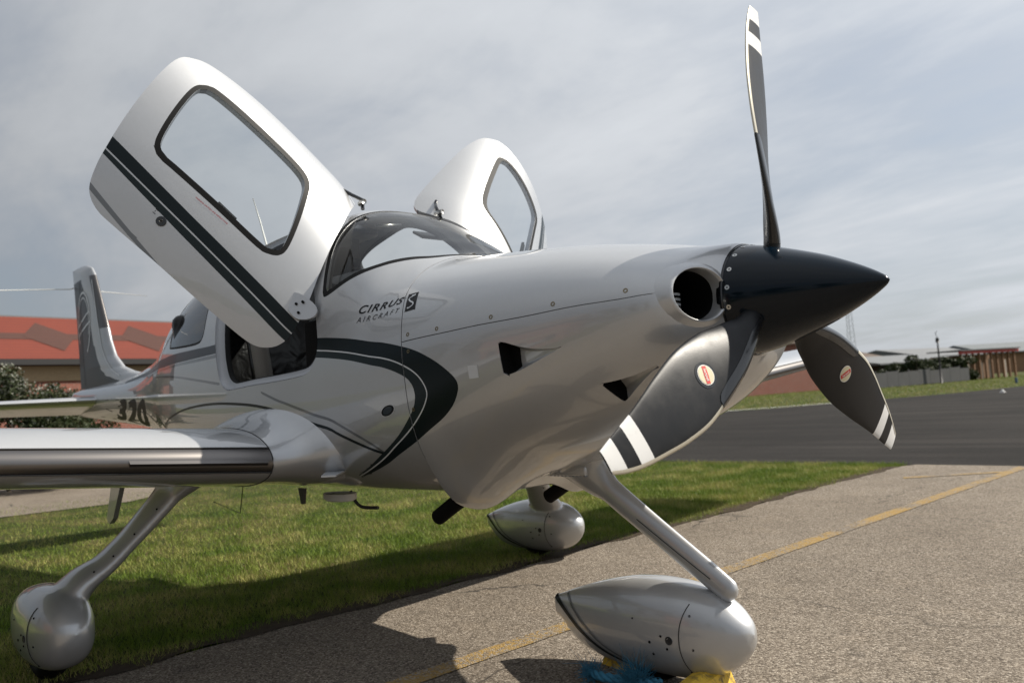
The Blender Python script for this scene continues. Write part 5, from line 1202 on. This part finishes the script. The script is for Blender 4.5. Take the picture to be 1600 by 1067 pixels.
for s in (L*.42, L*.7):
    wall_prism('vent_cap', A1+dd*s-n_*.06, A1+dd*(s+.35)-n_*.06, 2.75, 3.1, .1, 'white_paint', E1, False)
block('brown_roof_house', 'small house with a brown hipped tile roof beyond the right propeller blade', 1288, 1392, 72, 75, 2.1, 'brick', 'roof_brown', 1.55, 7)
block('pale_shed', 'pale grey roofed shed right of the brown roof', 1368, 1500, 68, 74, 1.75, 'shed_dark', 'roof_grey', .75, 9, .5, False)
block('grey_roof_shed', 'long low shed with blue-grey roof behind the timber stall', 1440, 1550, 88, 98, 2.4, 'shed_dark', 'roof_grey', 1.1, 10, .5, False)
block('end_shed', 'grey roofed shed at the right end of the row', 1545, 1700, 96, 100, 2.4, 'timber', 'roof_slate', 1.25, 10, .5, False)
# open timber stall with a red fascia
a, b = vp(1494, 62), vp(1586, 66); E2 = empty('timber_stall', ((a+b)/2).tolist()+[0]); tag(E2, 'open timber stall with red fascia and a row of posts', 'stall'); o3 = (a+b)/2
if np.array([-(b-a)[1], (b-a)[0]])@fw2 < 0: a, b = b, a
a, b = a-o3, b-o3; dd = (b-a)/np.linalg.norm(b-a); n_ = np.array([-dd[1], dd[0]]); L = np.linalg.norm(b-a)
wall_prism('back_wall', a+n_*2.2, b+n_*2.2, 0, 1.9, .1, 'timber', E2, False); wall_prism('red_fascia', a-n_*.1, b-n_*.1, 1.98, 2.2, .12, 'fascia_red', E2, False); wall_prism('stall_roof', a-n_*.25, b-n_*.25, 2.22, 2.30, 2.8, 'roof_grey', E2, False)
for k in range(10):
    s = L*(k+.3)/10; q = a+dd*s; wall_prism('post', q, q+dd*.14, 0, 1.98, .14, 'timber', E2, False)
for k in range(7):
    s = L*(k+.55)/7.4; q = a+dd*s+n_*.6; wall_prism('pale_board', q, q+dd*.16, 0, 1.2+.5*((k*37) % 5)/5, .05, 'timber_pale', E2, False)
# fence of grey panels with posts
a, b = vp(1362, 55), vp(1508, 60.5); E3 = empty('panel_fence', [*((a+b)/2), 0]); tag(E3, 'weathered grey panel fence below the hedge', 'fence'); o3 = (a+b)/2
if np.array([-(b-a)[1], (b-a)[0]])@fw2 < 0: a, b = b, a
a, b = a-o3, b-o3; dd = (b-a)/np.linalg.norm(b-a); n_ = np.array([-dd[1], dd[0]]); L = np.linalg.norm(b-a); npn = 9
for k in range(npn):
    q = a+dd*L*k/npn; wall_prism('panel', q+dd*.06, q+dd*(L/npn-.06), .03, 1.0+.06*math.sin(k*2.1), .04, 'fence_grey', E3, False); wall_prism('post', q-dd*.05, q+dd*.05, 0, 1.12, .09, 'fence_grey', E3, False)
for i, (px, dp, wd, ht, lb) in enumerate([(1392, 60, 3.0, 1.9, 'dark bush at the left end of the panel fence'), (1424, 60, 3.4, 2.3, 'broad dark bush behind the panel fence'), (1452, 62, 2.8, 1.9, 'dark bush left of the lamp pole'), (1480, 62, 3.0, 2.2, 'dark bush between the lamp pole and the timber stall')]):
    shrub(px, dp, wd, ht, lb, 'hedge_bush', n=5000, size=.10, grp='bushes behind the panel fence')
# lamp pole, lattice mast, marker post, runway light
c = vp(1463, 58); E4 = empty('lamp_pole', (c[0], c[1], 0)); tag(E4, 'thin dark lamp pole rising above the hedge', 'lamp pole')
tv, tf = tube([(0, 0, 0), (0, 0, 3.2)], [.07, .05], 8); mesh_obj('pole', tv, tf, 'gutter', E4); tv, tf = tube([(0, 0, 2.85), (0, 0, 3.15)], [.13, .11], 8); mesh_obj('lamp_head', tv, tf, 'gutter', E4); tv, tf = tube([(0, 0, 3.2), (-.06, -.06, 3.5), (.02, .0, 3.62)], .025, 6); mesh_obj('bracket', tv, tf, 'galv', E4)
c = vp(1329, 150); E5 = empty('lattice_mast', (c[0], c[1], 0)); tag(E5, 'tall grey lattice radio mast above the brown roof', 'mast')
for k in range(3):
    a = k*2.094; tv, tf = tube([(1.0*math.cos(a), 1.0*math.sin(a), 0), (.30*math.cos(a), .30*math.sin(a), 17)], .045, 5); mesh_obj('mast_leg', tv, tf, 'galv', E5)
for i in range(17):
    for k in range(3):
        a, b = k*2.094, (k+1)*2.094; r0, r1 = 1.0-.7*i/17, 1.0-.7*(i+1)/17; tv, tf = tube([(r0*math.cos(a), r0*math.sin(a), i), (r1*math.cos(b), r1*math.sin(b), i+1)], .022, 4); mesh_obj('brace', tv, tf, 'galv', E5)
c = vp(1579, 44); E6 = empty('marker_post', (c[0], c[1], 0)); tag(E6, 'small blue marker post on the far grass', 'post')
v, f = box(0, 0, .12, .10, .10, .26); o = mesh_obj('post', v, f, 'post_blue', E6, None, False); v, f = box(0, 0, .27, .12, .12, .03); mesh_obj('cap', v, f, 'post_blue', E6, None, False)
c = vp(1556, 31); E7 = empty('taxiway_light', (c[0], c[1], 0)); tag(E7, 'small white light unit on the dark taxiway', 'light')
tv, tf = tube([(0, 0, 0), (0, 0, .05)], [.10, .09], 12); mesh_obj('base', tv, tf, 'white_paint', E7); tv, tf = tube([(0, 0, .05), (0, 0, .13)], [.05, .03], 12); mesh_obj('lens', tv, tf, 'white_paint', E7)

# across the apron, behind the viewer: what the polished paint mirrors
def tree(x, y, ht, wd, label):
    E = empty('tree', (x, y, 0)); tag(E, label, 'tree', 'trees across the apron')
    tv, tf = tube([(0, 0, 0), (.05, .03, ht*.3), (.1, -.05, ht*.6), (.05, 0, ht*.85)], [.22, .17, .10, .04], 9); mesh_obj('trunk', tv, tf, 'bark', E)
    cl = []
    for k in range(22):
        a = rng.uniform(0, 6.28); r = wd*.38*math.sqrt(rng.uniform()); z = ht*rng.uniform(.30, .93); r *= 1-.55*max(0, (z/ht-.55)/.45)
        cl.append((r*math.cos(a), r*math.sin(a), z, wd*rng.uniform(.10, .2), wd*rng.uniform(.10, .2), ht*rng.uniform(.06, .11)))
        if k < 7: tv, tf = tube([(0, 0, ht*.3), (r*.5*math.cos(a), r*.5*math.sin(a), z*.75), (r*math.cos(a), r*math.sin(a), z)], [.07, .05, .02], 5); mesh_obj('limb', tv, tf, 'bark', E)
    foliage('crown', cl, 6000, .13, 'leaf_mid', E)
for (x, y, h, w_, lb) in [(-20, -24, 8, 6, 'leafy tree furthest aft among those mirrored in the rear fuselage'), (-14, -27, 9.5, 7, 'tall leafy tree mirrored behind the rear cabin window'), (-2, -27, 8, 7, 'broad leafy tree mirrored in the fuselage side below the door'), (5, -29, 9, 7, 'leafy tree mirrored in the engine cowl side'), (13, -28, 8.5, 7, 'leafy tree mirrored in the front of the engine cowl')]:
    tree(x, y, h, w_, lb)
HX = empty('brick_house', (-9, -22, 0)); tag(HX, 'red brick house mirrored in the rear fuselage paint', 'building')
for nm, a, b, h0, h1, th, m_ in [('wall', (3.5, 0), (-3.5, 0), 0, 4.6, 7, 'brick'), ('stone_course', (3.5, .06), (-3.5, .06), 2.5, 2.7, .1, 'fascia_cream')]: wall_prism(nm, a, b, h0, h1, th, m_, HX)
v = [(-3.9, .4, 4.6), (3.9, .4, 4.6), (3.9, -7.4, 4.6), (-3.9, -7.4, 4.6), (-3.9, -3.5, 7.2), (3.9, -3.5, 7.2)]; mesh_obj('roof', v, [(0, 1, 5, 4), (2, 3, 4, 5), (1, 2, 5), (3, 0, 4)], 'roof_brown', HX, None, False)
for xx_ in (-2.2, 0, 2.2):
    o = wall_prism('window', (xx_+.5, .05), (xx_-.5, .05), 1.0, 2.2, .08, 'gutter', HX, False); wall_prism('sill', (xx_+.6, .10), (xx_-.6, .10), .9, 1.0, .14, 'fascia_cream', o, False)

# wheel chocks and rope at the nose wheel
def chock(x, y, rz, label, m_='chock_yellow'):
    E = empty('wheel_chock', (x, y, 0), rz); tag(E, label, 'wheel chock', 'chocks at the nose wheel')
    pr = np.array([(-.075, .004), (.075, .004), (.045, .075), (.02, .088), (-.03, .080)]); secs = [np.stack([pr[:, 0], np.full(5, yv), pr[:, 1]], 1) for yv in (-.12, -.04, .04, .12)]
    v, f = loft(secs); v = v+rng.normal(0, .003, v.shape); v[:, 2] = np.maximum(v[:, 2], .002); o = mesh_obj('block', v, f, m_, E, None, False); return E
ch1 = chock(.775, -.085, R(8), 'worn yellow wheel chock in front of the nose wheel')
ch2 = chock(.345, .09, R(-6), 'dirty yellow wheel chock behind the nose wheel')
RP = empty('frayed_rope', (.50, -.15, 0)); tag(RP, 'frayed blue rope lying below the nose wheel fairing', 'rope')
pts = catmull([(-.17, -.02, .03), (-.08, -.05, .035), (.02, -.045, .04), (.10, -.05, .045), (.16, -.02, .05)], 8)
for k in range(3):
    ph = np.linspace(0, 22, len(pts))+k*2.094; q = pts+np.stack([0*ph, .009*np.cos(ph), .009*np.sin(ph)], 1); tv, tf = tube(q, .009, 7); mesh_obj('strand', tv, tf, 'rope_blue', RP)
fib = []
for k in range(700):
    hi_ = k < 500; src = np.array([.075, -.05, .03]) if hi_ else np.array([-.14, -.035, .025]); dr = rng.normal(0, 1, 3)*(.40, .40, .35)+((.10, -.05, 1.0) if hi_ else (-.2, -.1, .5)); dr /= np.linalg.norm(dr); L_ = rng.uniform(.02, .075 if hi_ else .04); bd = rng.normal(0, .020, 3); m1_ = src+rng.normal(0, .013, 3)
    fib.append(tube([m1_, m1_+dr*L_*.35, m1_+dr*L_*.7+bd*.5, m1_+dr*L_+bd*1.4], [.0010, .0009, .0008, .0005], 4))
tag(mesh_obj('fibre', *join(fib), 'rope_blue', RP), kind='stuff')
